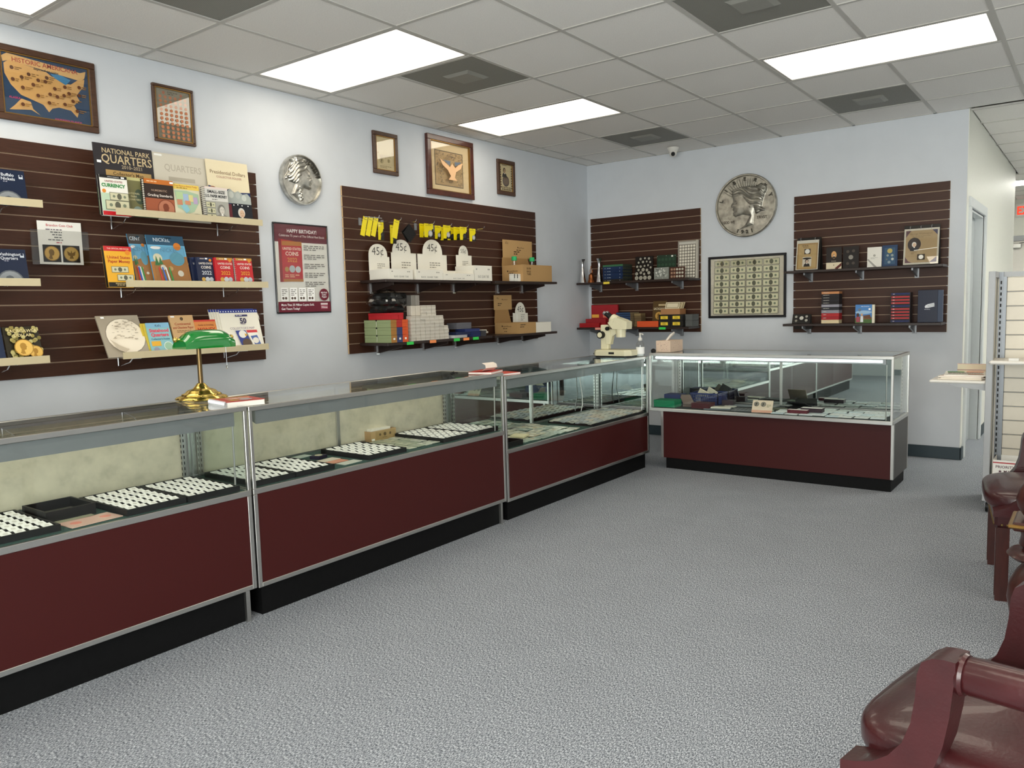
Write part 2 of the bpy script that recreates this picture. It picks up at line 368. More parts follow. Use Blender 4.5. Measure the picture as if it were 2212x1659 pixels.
# shop front with two windows and a glazed door
wf = struct(thing('wall_front', None, None))
for x0, x1, z0, z1 in ((0, 2.9, 0, HW), (7.1, XR, 0, HW), (2.9, 7.1, 0, .1), (2.9, 7.1, 2.4, HW)):
    MB().box(x0, x1, YF-.12, YF, z0, z1).build('wall_piece', 'wall', wf)
for i, (x0, x1) in enumerate(((2.9, 4.3), (4.3, 5.7), (5.7, 7.1))):
    w = struct(thing('window_%d' % (i+1), None, None))
    for a in (x0, x1-.05): MB().box(a, a+.05, YF-.1, YF-.03, .1, 2.4).build('window_frame', 'alu', w)
    for a in (.1, 2.35): MB().box(x0+.05, x1-.05, YF-.1, YF-.03, a, a+.05).build('window_frame', 'alu', w)
    MB().box(x0+.05, x1-.05, YF-.07, YF-.062, .15, 2.35).build('pane', 'glass', w)
def baseboard(name, x0, x1, y0, y1): sbox(name, 'base', x0, x1, y0, y1, 0, .1, b=.003)
baseboard('baseboard_back', 0, XC+.008, -.012, 0); baseboard('baseboard_left', 0, .012, YF, -.012)
baseboard('baseboard_passage', XC, XC+.01, 1.2, 4.06); baseboard('baseboard_right', XR-.012, XR, YF, YB); baseboard('baseboard_far', 1.0, XR-.012, YB-.012, YB)
sbox('baseboard_corner', 'base', XC, XC+.01, -.012, .088, 0, .1)

# ---------------------------------------------------------------- suspended ceiling
T = .6096
GX = [.185+T*k for k in range(-1, 13)]; GY = [-5.39+T*k for k in range(-7, 22)]
lights = [(-1, 0), (2, 0), (5, 0), (-1, 4), (2, 4), (5, 4), (-1, 8), (2, 8), (5, 8), (-4, 0), (-4, 4), (-4, 8), (9, 8), (12, 8), (17, 5)]   # (row, column) of the 2 x 4 ft lights; two added beyond view to brighten the passage
vents = [(0, 1), (3, 1), (7, 1), (3, 4), (7, 4), (0, 5), (3, 9), (7, 9)]
cl = struct(thing('ceiling', None, None))
MB().box(-.1, XR+.1, YF-.1, YB+.2, H+.05, H+.12).build('ceiling_deck', 'white', cl)  # unseen slab added above the tiles to block sky light
taken = {(r, c+k) for r, c in lights for k in (0, 1)} | set(vents)
def inside(y0): return 0 if y0 < -.02 else (XC if y0 < 4.0 else 1.0)
tile_me = None; first = True
for ri in range(-7, 21):
    for ci in range(-1, 13):
        if (ri, ci) in taken: continue
        x0 = .185+T*ci; y0 = -5.39+T*ri; x1 = x0+T; y1 = y0+T
        if ri == 8:   # the row that the back wall cuts
            if x0 < XC-.02: y1 = min(y1, 0.)
        xm = inside(y0) if ri != 8 else 0
        x0 = max(x0, xm); x1 = min(x1, XR); y0 = max(y0, YF); y1 = min(y1, YB)
        if x1-x0 < .05 or y1-y0 < .05: continue
        if ri > 16 and ci < 4: continue
        full = abs(x1-x0-T) < .001 and abs(y1-y0-T) < .001
        if full and tile_me:
            place('ceiling_tile', tile_me, cl, loc=(x0, y0, 0)); continue
        o = MB().box(.008, x1-x0-.008, .008, y1-y0-.008, H, H+.015, b=.003).build('ceiling_tile', 'tile', cl, loc=(x0, y0, 0))
        if full: tile_me = o.data
for x in GX:
    if not 0 < x < XR: continue
    ci = round((x-.185)/T); cut = sorted((-5.39+T*r, -5.39+T*(r+1)) for r, c in lights if c+1 == ci); a = YF; e = 0 if x < XC else YB
    for c0, c1 in cut+[(e, e)]:
        if min(c0, e)-a > .02: MB().box(x-.012, x+.012, a, min(c0, e), H-.004, H+.01).build('ceiling_bar', 'tbar', cl)
        a = max(a, c1)
for y in GY:
    if YF < y < YB: MB().box(inside(y), XR, y-.011, y+.011, H-.0035, H+.01).build('ceiling_bar', 'tbar', cl)
MB().box(0, .02, YF, 0, H-.004, H+.01).build('wall_angle', 'tbar', cl); MB().box(0.02, XC, -.02, 0, H-.004, H+.01).build('wall_angle', 'tbar', cl)
LL = {(-1, 0): 'lit ceiling light nearest the camera on the left, cut by the picture edge', (2, 0): 'large lit ceiling light above the round nickel plaque, left of centre', (5, 0): 'lit ceiling light nearest the back corner, above the framed eagle print',
      (5, 4): 'lit ceiling light at upper right, far from the left wall'}
lm = {}
for r, c in lights:
    x0 = .185+T*c; y0 = -5.39+T*r
    t = thing('ceiling_light', LL.get((r, c), 'lit ceiling light of row %s, out of the photograph' % (r+5)) if (r, c) in LL else 'lit ceiling light behind or beside the camera', 'ceiling light', (x0, y0, H), group='fluorescent ceiling lights')
    if r > 8: t['label'] = 'added ceiling light out of view, brightening the passage wall'  # unseen lights added to brighten the passage wall
    if (r, c) == (17, 5): t['label'] = 'far lit ceiling light down the passage above the exit sign'
    if not lm:
        f = MB()
        for a, b_, e, g in ((.012, 2*T-.012, .012, .03), (.012, 2*T-.012, T-.03, T-.012), (.012, .03, .03, T-.03), (2*T-.03, 2*T-.012, .03, T-.03)): f.box(a, b_, e, g, -.002, .02)
        lm['f'] = f.build('frame', 'tbar', t); lm['l'] = MB().box(.03, 2*T-.03, .03, T-.03, .004, .01).build('diffuser', 'lamp', t)
        lm['h'] = MB().box(.012, 2*T-.012, .012, T-.012, .02, .04).build('housing', 'white', t)
    else:
        for k, o in lm.items():
            me = o.data
            if k == 'l' and r > 8:
                if 'lc' not in LL: LL['lc'] = o.data.copy(); LL['lc'].materials[0] = M['corrlamp']
                me = LL['lc']
            place(o.name.split('.')[0], me, t)
VL = {(0, 1): 'grey perforated ceiling vent at the top left picture edge', (3, 1): 'grey perforated ceiling vent beside the large left ceiling light', (7, 1): 'grey perforated ceiling vent nearest the security camera',
      (3, 4): 'grey perforated ceiling vent cut by the top picture edge, right of centre', (7, 4): 'grey perforated ceiling vent below the right ceiling light, near the back wall'}
vm = {}
for r, c in vents:
    t = thing('ceiling_vent', VL.get((r, c), 'grey perforated ceiling vent out of the photograph'), 'vent', (.185+T*c, -5.39+T*r, H), group='square ceiling vents')
    if not vm:
        vm['p'] = MB().box(.014, T-.014, .014, T-.014, .0, .02).build('perforated_panel', 'perf', t)
        q = MB(); q.add([(a, b_, z) for z, i in ((0, .2), (-.012, .225)) for a, b_ in ((i, i), (T-i, i), (T-i, T-i), (i, T-i))], [(7, 6, 5, 4)]+[(k, (k+1) % 4, 4+(k+1) % 4, 4+k) for k in range(4)])
        vm['q'] = q.build('centre_plaque', 'plaque', t)
    else:
        for o in vm.values(): place(o.name.split('.')[0], o.data, t)
t = thing('security_camera', 'white turret security camera under the ceiling by the back wall', 'camera', (1.09, -.25, H-.004))
MB().lathe([(.055, 0), (.055, -.008), (.05, -.02), (.042, -.034), (.03, -.05)], 20).build('base', 'white', t, smooth=40)
b_ = MB(); b_.lathe([(.001, -.036)]+[(.036*math.sin(a), -.036*math.cos(a)) for a in [math.pi*k/10 for k in range(1, 10)]]+[(.001, .036)], 20)
b_.build('ball', 'white', t, loc=(0, 0, -.05), smooth=60)
MB().cyl((0, 0, 0), (.006, -.014, -.008), .018, n=16).build('lens', 'black', t, loc=(.012, -.026, -.06))
# exit sign and the far exit door in the passage
t = thing('exit_sign', 'white exit sign with red letters above the far door', 'sign', (3.22, YB-.04, 2.505))
MB().box(0, .34, 0, .035, 0, .2, b=.004).build('housing', 'white', t)
art(t, .34, .2, [('t', .5, .5, .62, 'EXIT', '#ff2a1a', .84, 'c', .03)], name='lettering')
for o in t.children:
    if o.name.startswith('lettering'): o.data.materials[0] = M['exit']
d = struct(thing('door_2', None, None)); D0 = (2.95, YB-.02)
MB().box(2.95, 4.0, YB-.03, YB-.004, 0, 2.14, b=.004).build('door_leaf', 'white', d)
for x0, x1, z1 in ((2.87, 2.95, 2.22), (4.0, 4.08, 2.22)): MB().box(x0, x1, YB-.05, YB, 0, z1).build('door_frame', 'grey', d)
MB().box(2.95, 4.0, YB-.05, YB, 2.14, 2.22).build('door_frame', 'grey', d)
MB().box(3.0, 3.32, YB-.1, YB-.05, 2.03, 2.1, b=.006).build('door_closer', 'alu', d); MB().tube([(3.3, YB-.1, 2.1), (3.5, YB-.2, 2.13), (3.35, YB-.06, 2.17)], .01).build('closer_arm', 'alu', d)
# ================================================================ slatwall panels and shelves
def slatwall(label, loc, rz, w, h, n=16):
    t = thing('slatwall_panel', label, 'slatwall', loc, (0, 0, rz), 'dark slatwall panels')
    p = h/n; g = .0068
    MB().box(.012, w-.012, -.0045, -.001, .01, h-.01).build('backing_board', 'groove', t)
    me = None
    for k in range(n):
        if me: place('slat', me, t, loc=(0, 0, k*p))
        else: me = MB().box(0, w, -.019, -.0045, 0, p-g, mf={'-x': 1, '+x': 1, '-z': 2, '+z': 2}).build('slat', ['slat', 'mdf', 'groove'], t).data
    return t
ZP = 1.037; HP = 1.188
P1 = slatwall('long dark brown slatwall panel holding the cream book shelves, at left', (0, -6.46, ZP), R90, 2.39, HP)
P2 = slatwall('long dark brown slatwall panel hung with yellow cards and white boxes', (0, -3.362, ZP-.012), R90, 2.376, HP+.01)
P3 = slatwall('square dark brown slatwall panel in the back corner left of the dollar sheet', (.044, 0, ZP+.008), 0, 1.214, HP-.006)
P4 = slatwall('square dark brown slatwall panel at right with binders and proof sets', (2.136, 0, ZP), 0, 1.216, HP+.014)
def bracket(t, x, dep, arm_m, plate_m):
    b = MB().prism([(0, 0), (0, -.062), (-.006, -.066), (-dep, -.018), (-dep, 0)], x-.006, x+.006, 'x').build('bracket', arm_m, t, loc=(0, -.022, -.001))
    MB().box(x-.016, x+.016, -.006, .0, -.075, 0).build('bracket_plate', plate_m, b)
def shelf(label, loc, rz, w, dep, xs, arm='alud', plate='alud', tags=()):
    t = thing('wall_shelf', label, 'shelf', loc, (0, 0, rz), 'dark shelves on the slatwalls')
    MB().box(0, w, -dep, -.02, 0, .02, b=.0015).build('shelf_board', 'dark', t)
    for x in xs: bracket(t, x, dep-.05, arm, plate)
    for x, c in tags:
        MB().box(x, x+.07, -dep-.002, -dep, -.003, .019, c=c).build('price_tag', 'print', t)
    return t
GR, OR, YE = '#3fd35a', '#ff9a5c', '#f2d84c'
shelf('dark shelf carrying the white arched coin tube boxes', (0, -3.23, 1.532), R90, 1.2, .285, (.1, .6, 1.03), 'dark', 'chrome')
shelf('short dark shelf under the open brown carton marked 65¢', (0, -1.99, 1.532), R90, .93, .3, (.39, .76), 'dark', 'chrome')
shelf('dark shelf carrying the green and red boxes and card bundles', (0, -3.26, 1.08), R90, 1.2, .31, (.17, .67, 1.06), 'dark', 'chrome', ((.19, GR), (.435, OR), (.71, GR), (.825, OR), (.945, GR)))
shelf('short dark shelf under the low brown carton and its 45¢ card', (0, -2.02, 1.078), R90, .93, .31, (.4, .77), 'dark', 'chrome')
shelf('dark shelf with vases, stacked albums and coin boards', (.02, 0, 1.538), 0, 1.235, .28, (.14, .56, 1.05), tags=((.32, YE),))
shelf('dark shelf with red boxes and yellow labelled black boxes', (.015, 0, 1.082), 0, 1.235, .28, (.14, .56, 1.05), tags=((.22, '#f0a090'), (.93, GR)))
shelf('dark shelf carrying the two ring binders', (2.13, 0, 1.556), 0, 1.22, .26, (.16, .58, 1.0))
shelf('dark shelf with the stacked proof sets and navy box', (2.12, 0, 1.1), 0, 1.225, .26, (.16, .58, 1.0))
def bookshelf(label, y0, y1, z, xl=.285):
    """tilted display shelf with a cream price channel; z = top of the channel"""
    t = thing('book_shelf', label, 'shelf', (0, y0, z), (0, 0, R90), 'cream edged book shelves'); w = y1-y0
    MB().add([(0, -.025, -.004), (w, -.025, -.004), (w, -xl, -.032), (0, -xl, -.032), (0, -.025, -.007), (w, -.025, -.007), (w, -xl, -.035), (0, -xl, -.035)],
             [(0, 1, 2, 3), (7, 6, 5, 4), (0, 3, 7, 4), (1, 5, 6, 2), (0, 4, 5, 1), (3, 2, 6, 7)]).build('shelf_tray', 'clear', t)
    MB().box(0, w, -xl-.004, -xl, -.036, 0).build('price_channel', 'lip', t)
    for x in (.1, w-.14):
        MB().tube([(x, -.03, -.012), (x, -.03, -.085)], .004).tube([(x, -.035, -.085), (x, -.16, -.06), (x, -.19, -.04), (x, -xl+.01, -.036)], .0028).build('wire_bracket', 'chrome', t)
    return t
bookshelf('top cream edged shelf right of centre, under the national park books', -5.115, -4.234, 1.892)
bookshelf('middle cream edged shelf with the yellow paper money book', -5.09, -4.218, 1.523)
bookshelf('bottom cream edged shelf behind the green lamp', -5.134, -4.24, 1.15)
bookshelf('top cream edged shelf cut by the left picture edge', -6.36, -5.464, 1.897)
bookshelf('middle cream edged shelf cut by the left picture edge', -6.40, -5.503, 1.526)
bookshelf('bottom cream edged shelf cut by the left picture edge', -6.39, -5.49, 1.158)

# ================================================================ framed pictures and plaques
def frame(name, label, cat, loc, rz, w, h, fw, m, items, mat_c='#e8dcc0', depth=.02, inner='gold', glass='picglass', group='framed pictures'):
    t = thing(name, label, cat, loc, (0, 0, rz), group)
    for a, b_, c, d_ in ((0, w, 0, fw), (0, w, h-fw, h)):
        MB().box(a, b_, -depth, 0, c, d_, b=.003).build('frame_rail', m, t)
    for a in (0, w-fw): MB().box(a, a+fw, -depth, 0, fw, h-fw, b=.003).build('frame_rail', m, t)
    if inner:
        q = MB(); e = .005
        for a, b_, c, d_ in ((fw, w-fw, fw, fw+e), (fw, w-fw, h-fw-e, h-fw), (fw, fw+e, fw+e, h-fw-e), (w-fw-e, w-fw, fw+e, h-fw-e)): q.box(a, b_, -depth+.004, -.004, c, d_)
        q.build('inner_fillet', inner, t)
    MB().box(fw, w-fw, -.006, -.001, fw, h-fw, c=mat_c).build('mount_board', 'print', t)
    art(t, w-2*fw, h-2*fw, items, off=(fw, -.0062, fw), name='picture_print', m='print')
    if glass: MB().box(fw, w-fw, -.0125, -.011, fw, h-fw).build('glazing', glass, t)
    return t
USA = [(.04, .19), (.1, .12), (.5, .2), (.56, .26), (.66, .27), (.7, .34), (.78, .33), (.86, .24), (.95, .2), (.93, .34), (.88, .42), (.84, .5), (.87, .58), (.8, .68), (.85, .8), (.83, .88), (.76, .78), (.62, .76), (.54, .8), (.5, .87), (.44, .76), (.3, .7), (.2, .66), (.1, .52), (.04, .35)]
it = [('r', 0, 0, 1, 1, '#173a5e'), ('p', USA, '#d9a765'), ('p', [(.55, .22), (.66, .2), (.78, .26), (.72, .36), (.6, .28)], '#3a83b4'), ('p', [(.02, .08), (.08, .02), (.9, .1), (.97, .06), (.95, .18), (.9, .24), (.1, .13), (.03, .17)], '#e0b272'),
      ('t', .5, .1, .075, 'HISTORIC AMERICANA', '#b03a2a', .74), ('t', .5, .185, .04, 'depicted on coins', '#2c2018', .4), ('p', [(.12, .85), (.2, .72), (.3, .75), (.32, .86), (.4, .95), (.3, .88), (.2, .9), (.06, .93)], '#d9a765'),
      ('t', .13, .72, .035, 'ALASKA', '#d8437a', .16), ('t', .72, .965, .035, 'HAWAIIAN ISLANDS', '#d8437a', .34)]
rr = random.Random(4)
for x, y in ((.12, .24), (.3, .3), (.5, .3), (.22, .37), (.4, .37), (.48, .37), (.12, .43), (.34, .46), (.58, .46), (.7, .4), (.87, .36), (.22, .54), (.52, .57), (.6, .59), (.68, .55), (.74, .5), (.86, .5), (.38, .63), (.78, .62), (.5, .72), (.68, .7), (.82, .78), (.2, .82)): it += [('c', x, y, .021, '#5a3319'), ('n', x+.03, y-.02, .08, 2, .03, '#8d6534')]
frame('framed_map', 'large framed map of america set with copper coins, top left', 'framed map', (0, -5.52, 2.312), R90, .485, .362, .032, 'framew', it)
it = [('r', 0, 0, 1, 1, '#8d8674'), ('c', .25, .09, .04, '#b0674a'), ('c', .74, .09, .04, '#b0674a'), ('n', .36, .06, .28, 2, .035, '#4b453a')]
it += [('c', .15+.14*i, .17+.085*j, .042, '#c07a55') for j in range(10) for i in range(6)]
frame('framed_coins', 'small framed grid of copper cents beside the framed map', 'framed coins', (0, -4.72, 2.324), R90, .25, .322, .016, 'framew', it, mat_c='#8d8674')
it = [('r', 0, 0, 1, 1, '#e3cfa2'), ('coin', .3, .72, .1, '#c9b684', '#7d6a45'), ('coin', .68, .7, .07, '#c9b684', '#7d6a45'), ('n', .2, .55, .6, 3, .035, '#a08c62'), ('n', .2, .87, .6, 2, .04, '#a08c62'), ('c', .12, .5, .03, '#b99c60'), ('c', .88, .47, .03, '#b99c60')]
frame('framed_certificate', 'small brown framed certificate left of the eagle print', 'framed picture', (0, -3.038, 2.345), R90, .253, .307, .03, 'framew', it)
it = [('r', 0, 0, 1, 1, '#ead0a4'), ('r', .12, .17, .72, .72, '#7c6a52'), ('r', .14, .19, .68, .68, '#c3a479')]
rr = random.Random(9)
for k in range(150):
    x = rr.uniform(.16, .8); y = rr.uniform(.21, .85)
    if not (.3 < x < .7 and .33 < y < .68): it.append(('c', x, y, rr.uniform(.006, .014), '#85735a'))
it += [('p', [(.2, .36), (.36, .44), (.44, .5), (.5, .42), (.58, .5), (.66, .43), (.78, .37), (.72, .5), (.6, .58), (.56, .7), (.62, .76), (.4, .76), (.46, .68), (.38, .56), (.26, .48)], '#e6b98c'), ('p', [(.28, .37), (.46, .38), (.44, .47), (.38, .44)], '#66707c'), ('p', [(.56, .38), (.74, .36), (.66, .42), (.57, .47)], '#66707c'), ('t', .48, .28, .05, 'Congress', '#5a4a38', .5)]
frame('framed_eagle_print', 'large mahogany framed eagle print on a cream mount', 'framed picture', (0, -2.465, 2.247), R90, .572, .474, .042, 'framer', it, depth=.03)
it = [('r', 0, 0, 1, 1, '#d9c79a'), ('e', .5, .62, .26, .2, '#4a3626'), ('e', .5, .6, .22, .16, '#6d5238'), ('head', .4, .25, .2, '#b99570', '#2c2018', '#2a211b'), ('n', .2, .04, .6, 1, .05, '#3a2e20')]
for k in range(9): it += [('c', .08, .14+.09*k, .035, '#3a2a1c'), ('c', .92, .14+.09*k, .035, '#3a2a1c')]
for k in range(6): it += [('c', .2+.12*k, .93, .035, '#3a2a1c'), ('c', .2+.12*k, .86, .03, '#3a2a1c')]
frame('framed_penny_display', 'small framed cent display nearest the back corner', 'framed coins', (0, -1.546, 2.335), R90, .258, .309, .034, 'framew', it)
# birthday poster
w, h = .454, .598
it = [('r', 0, 0, 1, 1, '#efece6'), ('r', 0, 0, 1, .2, '#6b1f30'), ('t', .52, .07, .042, 'HAPPY BIRTHDAY!', '#ffffff', .56), ('t', .52, .125, .026, 'Celebrate 75 years of The Official Red Book', '#f3e9e6', .88, 'c', .004),
      ('p', [(.07, .165), (.5, .2), (.5, .645), (.07, .655)], '#c0242b'), ('p', [(.07, .165), (.12, .17), (.12, .655), (.07, .655)], '#8d1a20'), ('r', .13, .19, .37, .05, '#b9772f'), ('t', .31, .275, .03, 'UNITED STATES', '#fff3e2', .34), ('t', .31, .33, .045, 'COINS', '#fff3e2', .24), ('t', .31, .4, .05, '2022', '#e09a3c', .28),
      ('c', .2, .51, .038, '#b88f4a'), ('c', .3, .505, .055, '#b9bfc6'), ('c', .41, .51, .05, '#c9ced4'), ('r', .13, .62, .37, .03, '#b9772f'), ('n', .16, .57, .3, 2, .02, '#f3c9a2')]
it += [('n', .53, .23+.105*k, .4, 3, .022, '#77726d') for k in range(5)]
for k in range(4): it += [('r', .06+.165*k, .72, .14, .155, '#fbfaf7'), ('n', .08+.165*k, .74, .1, 4, .02, '#8a8580'), ('c', .1+.165*k, .84, .02, '#5b4c43'), ('c', .15+.165*k, .84, .02, '#5b4c43')]
it += [('c', .88, .8, .095, '#6b1f30'), ('t', .88, .775, .02, '464 Full-', '#fff', .16), ('t', .88, .8, .02, 'Color', '#fff', .12), ('t', .88, .825, .02, 'Pages!', '#fff', .14), ('r', 0, .88, 1, .12, '#6b1f30'), ('t', .05, .915, .026, 'More Than 25 Million Copies Sold.', '#fff', .62, 'l'), ('t', .05, .96, .026, 'Get Yours Today!', '#fff', .34, 'l'), ('r', .8, .9, .14, .02, '#e9d9d9'), ('r', .8, .925, .14, .045, '#a35565'), ('t', .87, .948, .02, 'Whitman', '#fff', .12)]
frame('birthday_poster', 'maroon and white HAPPY BIRTHDAY book poster in black frame', 'poster', (0, -3.957, 1.327), R90, w, h, .009, 'frameb', it, inner=None, depth=.014, mat_c='#efece6')
# sheet of dollar bills
w, h = .735, .578; it = [('r', 0, 0, 1, 1, '#e4dccb')]
for j in range(8):
    for i in range(4): it.append(('bill', .055+.225*i, .035+.1185*j, .215, .108))
frame('dollar_sheet', 'black framed uncut sheet of dollar bills', 'framed bills', (1.334, 0, 1.174), 0, w, h, .022, 'frameb', it, inner=None, mat_c='#e4dccb')
# ---------------------------------------------------------------- relief coins
import numpy as np
def sdf(pts, X, Z):
    """signed distance, positive inside the polygon"""
    d = np.full(X.shape, 9.); ins = np.zeros(X.shape, bool); n = len(pts)
    for i in range(n):
        (x0, z0), (x1, z1) = pts[i-1], pts[i]; dx, dz = x1-x0, z1-z0
        t = np.clip(((X-x0)*dx+(Z-z0)*dz)/(dx*dx+dz*dz+1e-9), 0, 1); d = np.minimum(d, np.hypot(X-x0-t*dx, Z-z0-t*dz))
        c = (z0 > Z) != (z1 > Z); ins ^= c & (X < (x1-x0)*(Z-z0)/(z1-z0+1e-12)+x0)
    return np.where(ins, d, -d)
def relief_coin(label, loc, rz, r, th, m, height, texts, rays=()):
    t = thing('coin_plaque', label, 'wall plaque', loc, (0, 0, rz))
    MB().lathe([(r*.97, 0), (r*.97, .4*th)], 64).build('disc', m, t, rot=(R90, 0, 0), smooth=40)
    q = MB().lathe([(r*.97, 0), (r, -.1*th), (r, -.8*th), (r*.975, -th), (r*.945, -th), (r*.925, -.45*th)], 72)
    q.f = q.f[:-2]; q.c = q.c[:-2]; q.mi = q.mi[:-2]; q.build('rim', m, t, rot=(-R90, 0, 0), smooth=40)
    n = 170; g = np.linspace(-.96, .96, n); X, Z = np.meshgrid(g, g, indexing='ij'); Hh = height(X, Z)
    Y = -(.5+Hh)*th; ok = np.hypot(X, Z) < .955
    q = MB(); q.v = [(x*r, y, z*r) for x, y, z in zip(X.ravel(), Y.ravel(), Z.ravel())]
    q.f = [(i*n+j, (i+1)*n+j, (i+1)*n+j+1, i*n+j+1) for i in range(n-1) for j in range(n-1) if ok[i, j] and ok[i+1, j] and ok[i, j+1] and ok[i+1, j+1]]
    q.c = [None]*len(q.f); q.mi = [0]*len(q.f); q.build('portrait_relief', m, t, smooth=80, fix=False)
    if rays:
        s = MB()
        for a, l0, l1 in rays: s.tube([(math.cos(a)*l0*r, -th*.62, math.sin(a)*l0*r), (math.cos(a)*l1*r, -th*.62, math.sin(a)*l1*r)], [.017*r, .007*r], 6)
        s.build('crown_rays', m, t, smooth=60)
    for tx, a, rad, sz, spread in texts:
        for k, ch in enumerate(tx):
            an = a-spread*(k-(len(tx)-1)/2); vs, fs, L = text_mesh(ch, .03); ca = math.cos(an); sa = math.sin(an); S_ = sz*r
            up = 1 if rad > 0 else -1; R_ = abs(rad)*r; pp = []
            for x, y in vs:
                lx = (x-L/2)*S_*up; ly = (y-.35)*S_*up; pp.append((ca*(R_+ly)+sa*lx, sa*(R_+ly)-ca*lx))
            nn = len(pp); g_ = MB(); ed = {}
            for f in fs:
                for u_, v_ in zip(f, f[1:]+f[:1]): ed[(u_, v_)] = 1
            sides = [(u_, v_, nn+v_, nn+u_) for u_, v_ in ed if (v_, u_) not in ed]
            g_.add([(x, -th*.45, z) for x, z in pp]+[(x, -th*.78, z) for x, z in pp], [tuple(nn+i for i in f) for f in fs]+sides)
            g_.build('letter', 'patina', t)  # letters in one darker tone than the disc, for contrast
    return t
def dome(d, w): return np.where(d > 0, 1-np.exp(-np.maximum(d, 0)/w), 0)
def bump(X, Z, x, z, sx, sz): return np.exp(-((X-x)/sx)**2-((Z-z)/sz)**2)
prof = [(-.12, -.86), (-.2, -.5), (.05, -.42), (.12, -.3), (.38, -.36), (.5, -.3), (.52, -.2), (.48, -.14), (.55, -.1), (.52, -.03), (.62, .06), (.5, .24), (.46, .38), (.3, .52), (-.1, .5), (-.3, .2), (-.3, -.2), (-.5, -.6)]
hair = [(.3, .5), (.36, .62), (.1, .8), (-.2, .78), (-.45, .68), (-.6, .45), (-.68, .1), (-.6, -.1), (-.4, -.15), (-.2, -.2), (-.06, -.5), (.05, -.8), (-.1, -.85), (-.22, -.5), (-.1, -.05), (.05, .2), (.25, .36)]
HP_, HH_ = prof, hair
def h_nickel(X, Z, prof=prof, hair=hair):
    a = dome(sdf(prof, X, Z), .06)*.34
    a += .1*bump(X, Z, .34, -.02, .09, .12)-.18*bump(X, Z, .38, .14, .08, .05)+.12*bump(X, Z, .36, .13, .035, .022)-.12*bump(X, Z, .44, -.2, .08, .02)+.05*bump(X, Z, .5, -.02, .05, .07)
    b = sdf(hair, X, Z); ph = 46*(Z*.8-X*.6+.05*np.sin(9*X))
    hb = dome(b, .04)*(.44+.1*np.sin(ph)); br = [(-.1, -.2), (-.02, -.45), (.06, -.78), (-.06, -.82), (-.14, -.5), (-.2, -.2)]
    d3 = sdf(br, X, Z); hb = np.maximum(hb, dome(d3, .03)*(.42+.14*np.sin(42*(Z+.3*np.abs(X+.05)))))
    for fx, fz, an, l in ((-.3, .66, 2.6, .4), (-.2, .74, 2.2, .3), (.1, .74, .3, .3), (-.45, .3, 3.9, .5)):
        u = (X-fx)*math.cos(an)+(Z-fz)*math.sin(an); v = -(X-fx)*math.sin(an)+(Z-fz)*math.cos(an)
        e = 1-(u/l)**2-(v/.1)**2; hb = np.maximum(hb, np.where(e > 0, np.sqrt(np.maximum(e, 0))*(.4+.08*np.sin(60*(v+.5*np.abs(u)))), 0))
    return np.maximum(a, hb)
relief_coin('round pewter nickel plaque with a feathered head in profile', (0, -3.716, 2.215), R90, .165, .04, 'silver', h_nickel, [('LIBERTY', .62, .84, .16, .13)])
prof = [(-.28, -.78), (-.02, -.62), (.14, -.34), (-.1, -.28), (-.34, -.34), (-.42, -.27), (-.43, -.19), (-.4, -.14), (-.44, -.1), (-.42, -.04), (-.5, .0), (-.46, .1), (-.42, .2), (-.46, .38), (-.2, .46), (.2, .42), (.4, .2), (.34, -.05), (.26, -.3), (.24, -.55), (.26, -.62), (.1, -.66)]
hair = [(-.46, .38), (-.44, .52), (-.2, .6), (.1, .62), (.36, .6), (.5, .66), (.66, .52), (.62, .3), (.56, .12), (.52, -.08), (.66, -.2), (.5, -.22), (.34, -.3), (.26, -.1), (.12, -.14), (.0, .08), (-.12, .28), (-.36, .34)]
def h_dollar(X, Z, prof=prof, hair=hair):
    a = dome(sdf(prof, X, Z), .07)*.38
    a += -.2*bump(X, Z, -.36, .12, .075, .05)+.14*bump(X, Z, -.36, .115, .035, .022)+.07*bump(X, Z, -.26, -.05, .1, .12)-.14*bump(X, Z, -.4, -.175, .08, .018)+.05*bump(X, Z, -.45, .0, .04, .08)-.06*bump(X, Z, -.05, -.36, .16, .05)
    b = sdf(hair, X, Z); ph = 40*(Z+.35*X+.06*np.sin(10*X)+.25*X*X)
    hb = dome(b, .04)*(.46+.12*np.sin(ph)+.05*np.sin(2.3*ph+8*X)); bun = 1-((X-.52)/.16)**2-((Z-.46)/.17)**2
    hb = np.maximum(hb, np.where(bun > 0, np.sqrt(np.maximum(bun, 0))*(.5+.1*np.sin(14*np.arctan2(Z-.46, X-.52)+30*np.hypot(X-.52, Z-.46))), 0))
    return np.maximum(a, hb)
rays = [(math.radians(a), .56, .86) for a in range(62, 148, 6)]
relief_coin('large silver dollar plaque with a rayed crowned head in profile', (1.7, 0, 2.2), 0, .285, .042, 'silverd', h_dollar, [('LIBERTY', math.radians(92), .84, .16, .43), ('1921', math.radians(-92), -.83, .16, -.19)], rays)
cp = [o for o in COL.objects if o.name.startswith('coin_plaque')][-1]
art(cp, .14, .03, [('t', .5, .5, .8, 'IN GOD WE', '#4b473f', 1, 'c', .03)], off=(-.245, -.0222, -.155), name='letter', m='metalp'); art(cp, .1, .03, [('t', .5, .5, .8, 'TRVST', '#4b473f', 1, 'c', .03)], off=(.1, -.0222, -.13), name='letter', m='metalp')
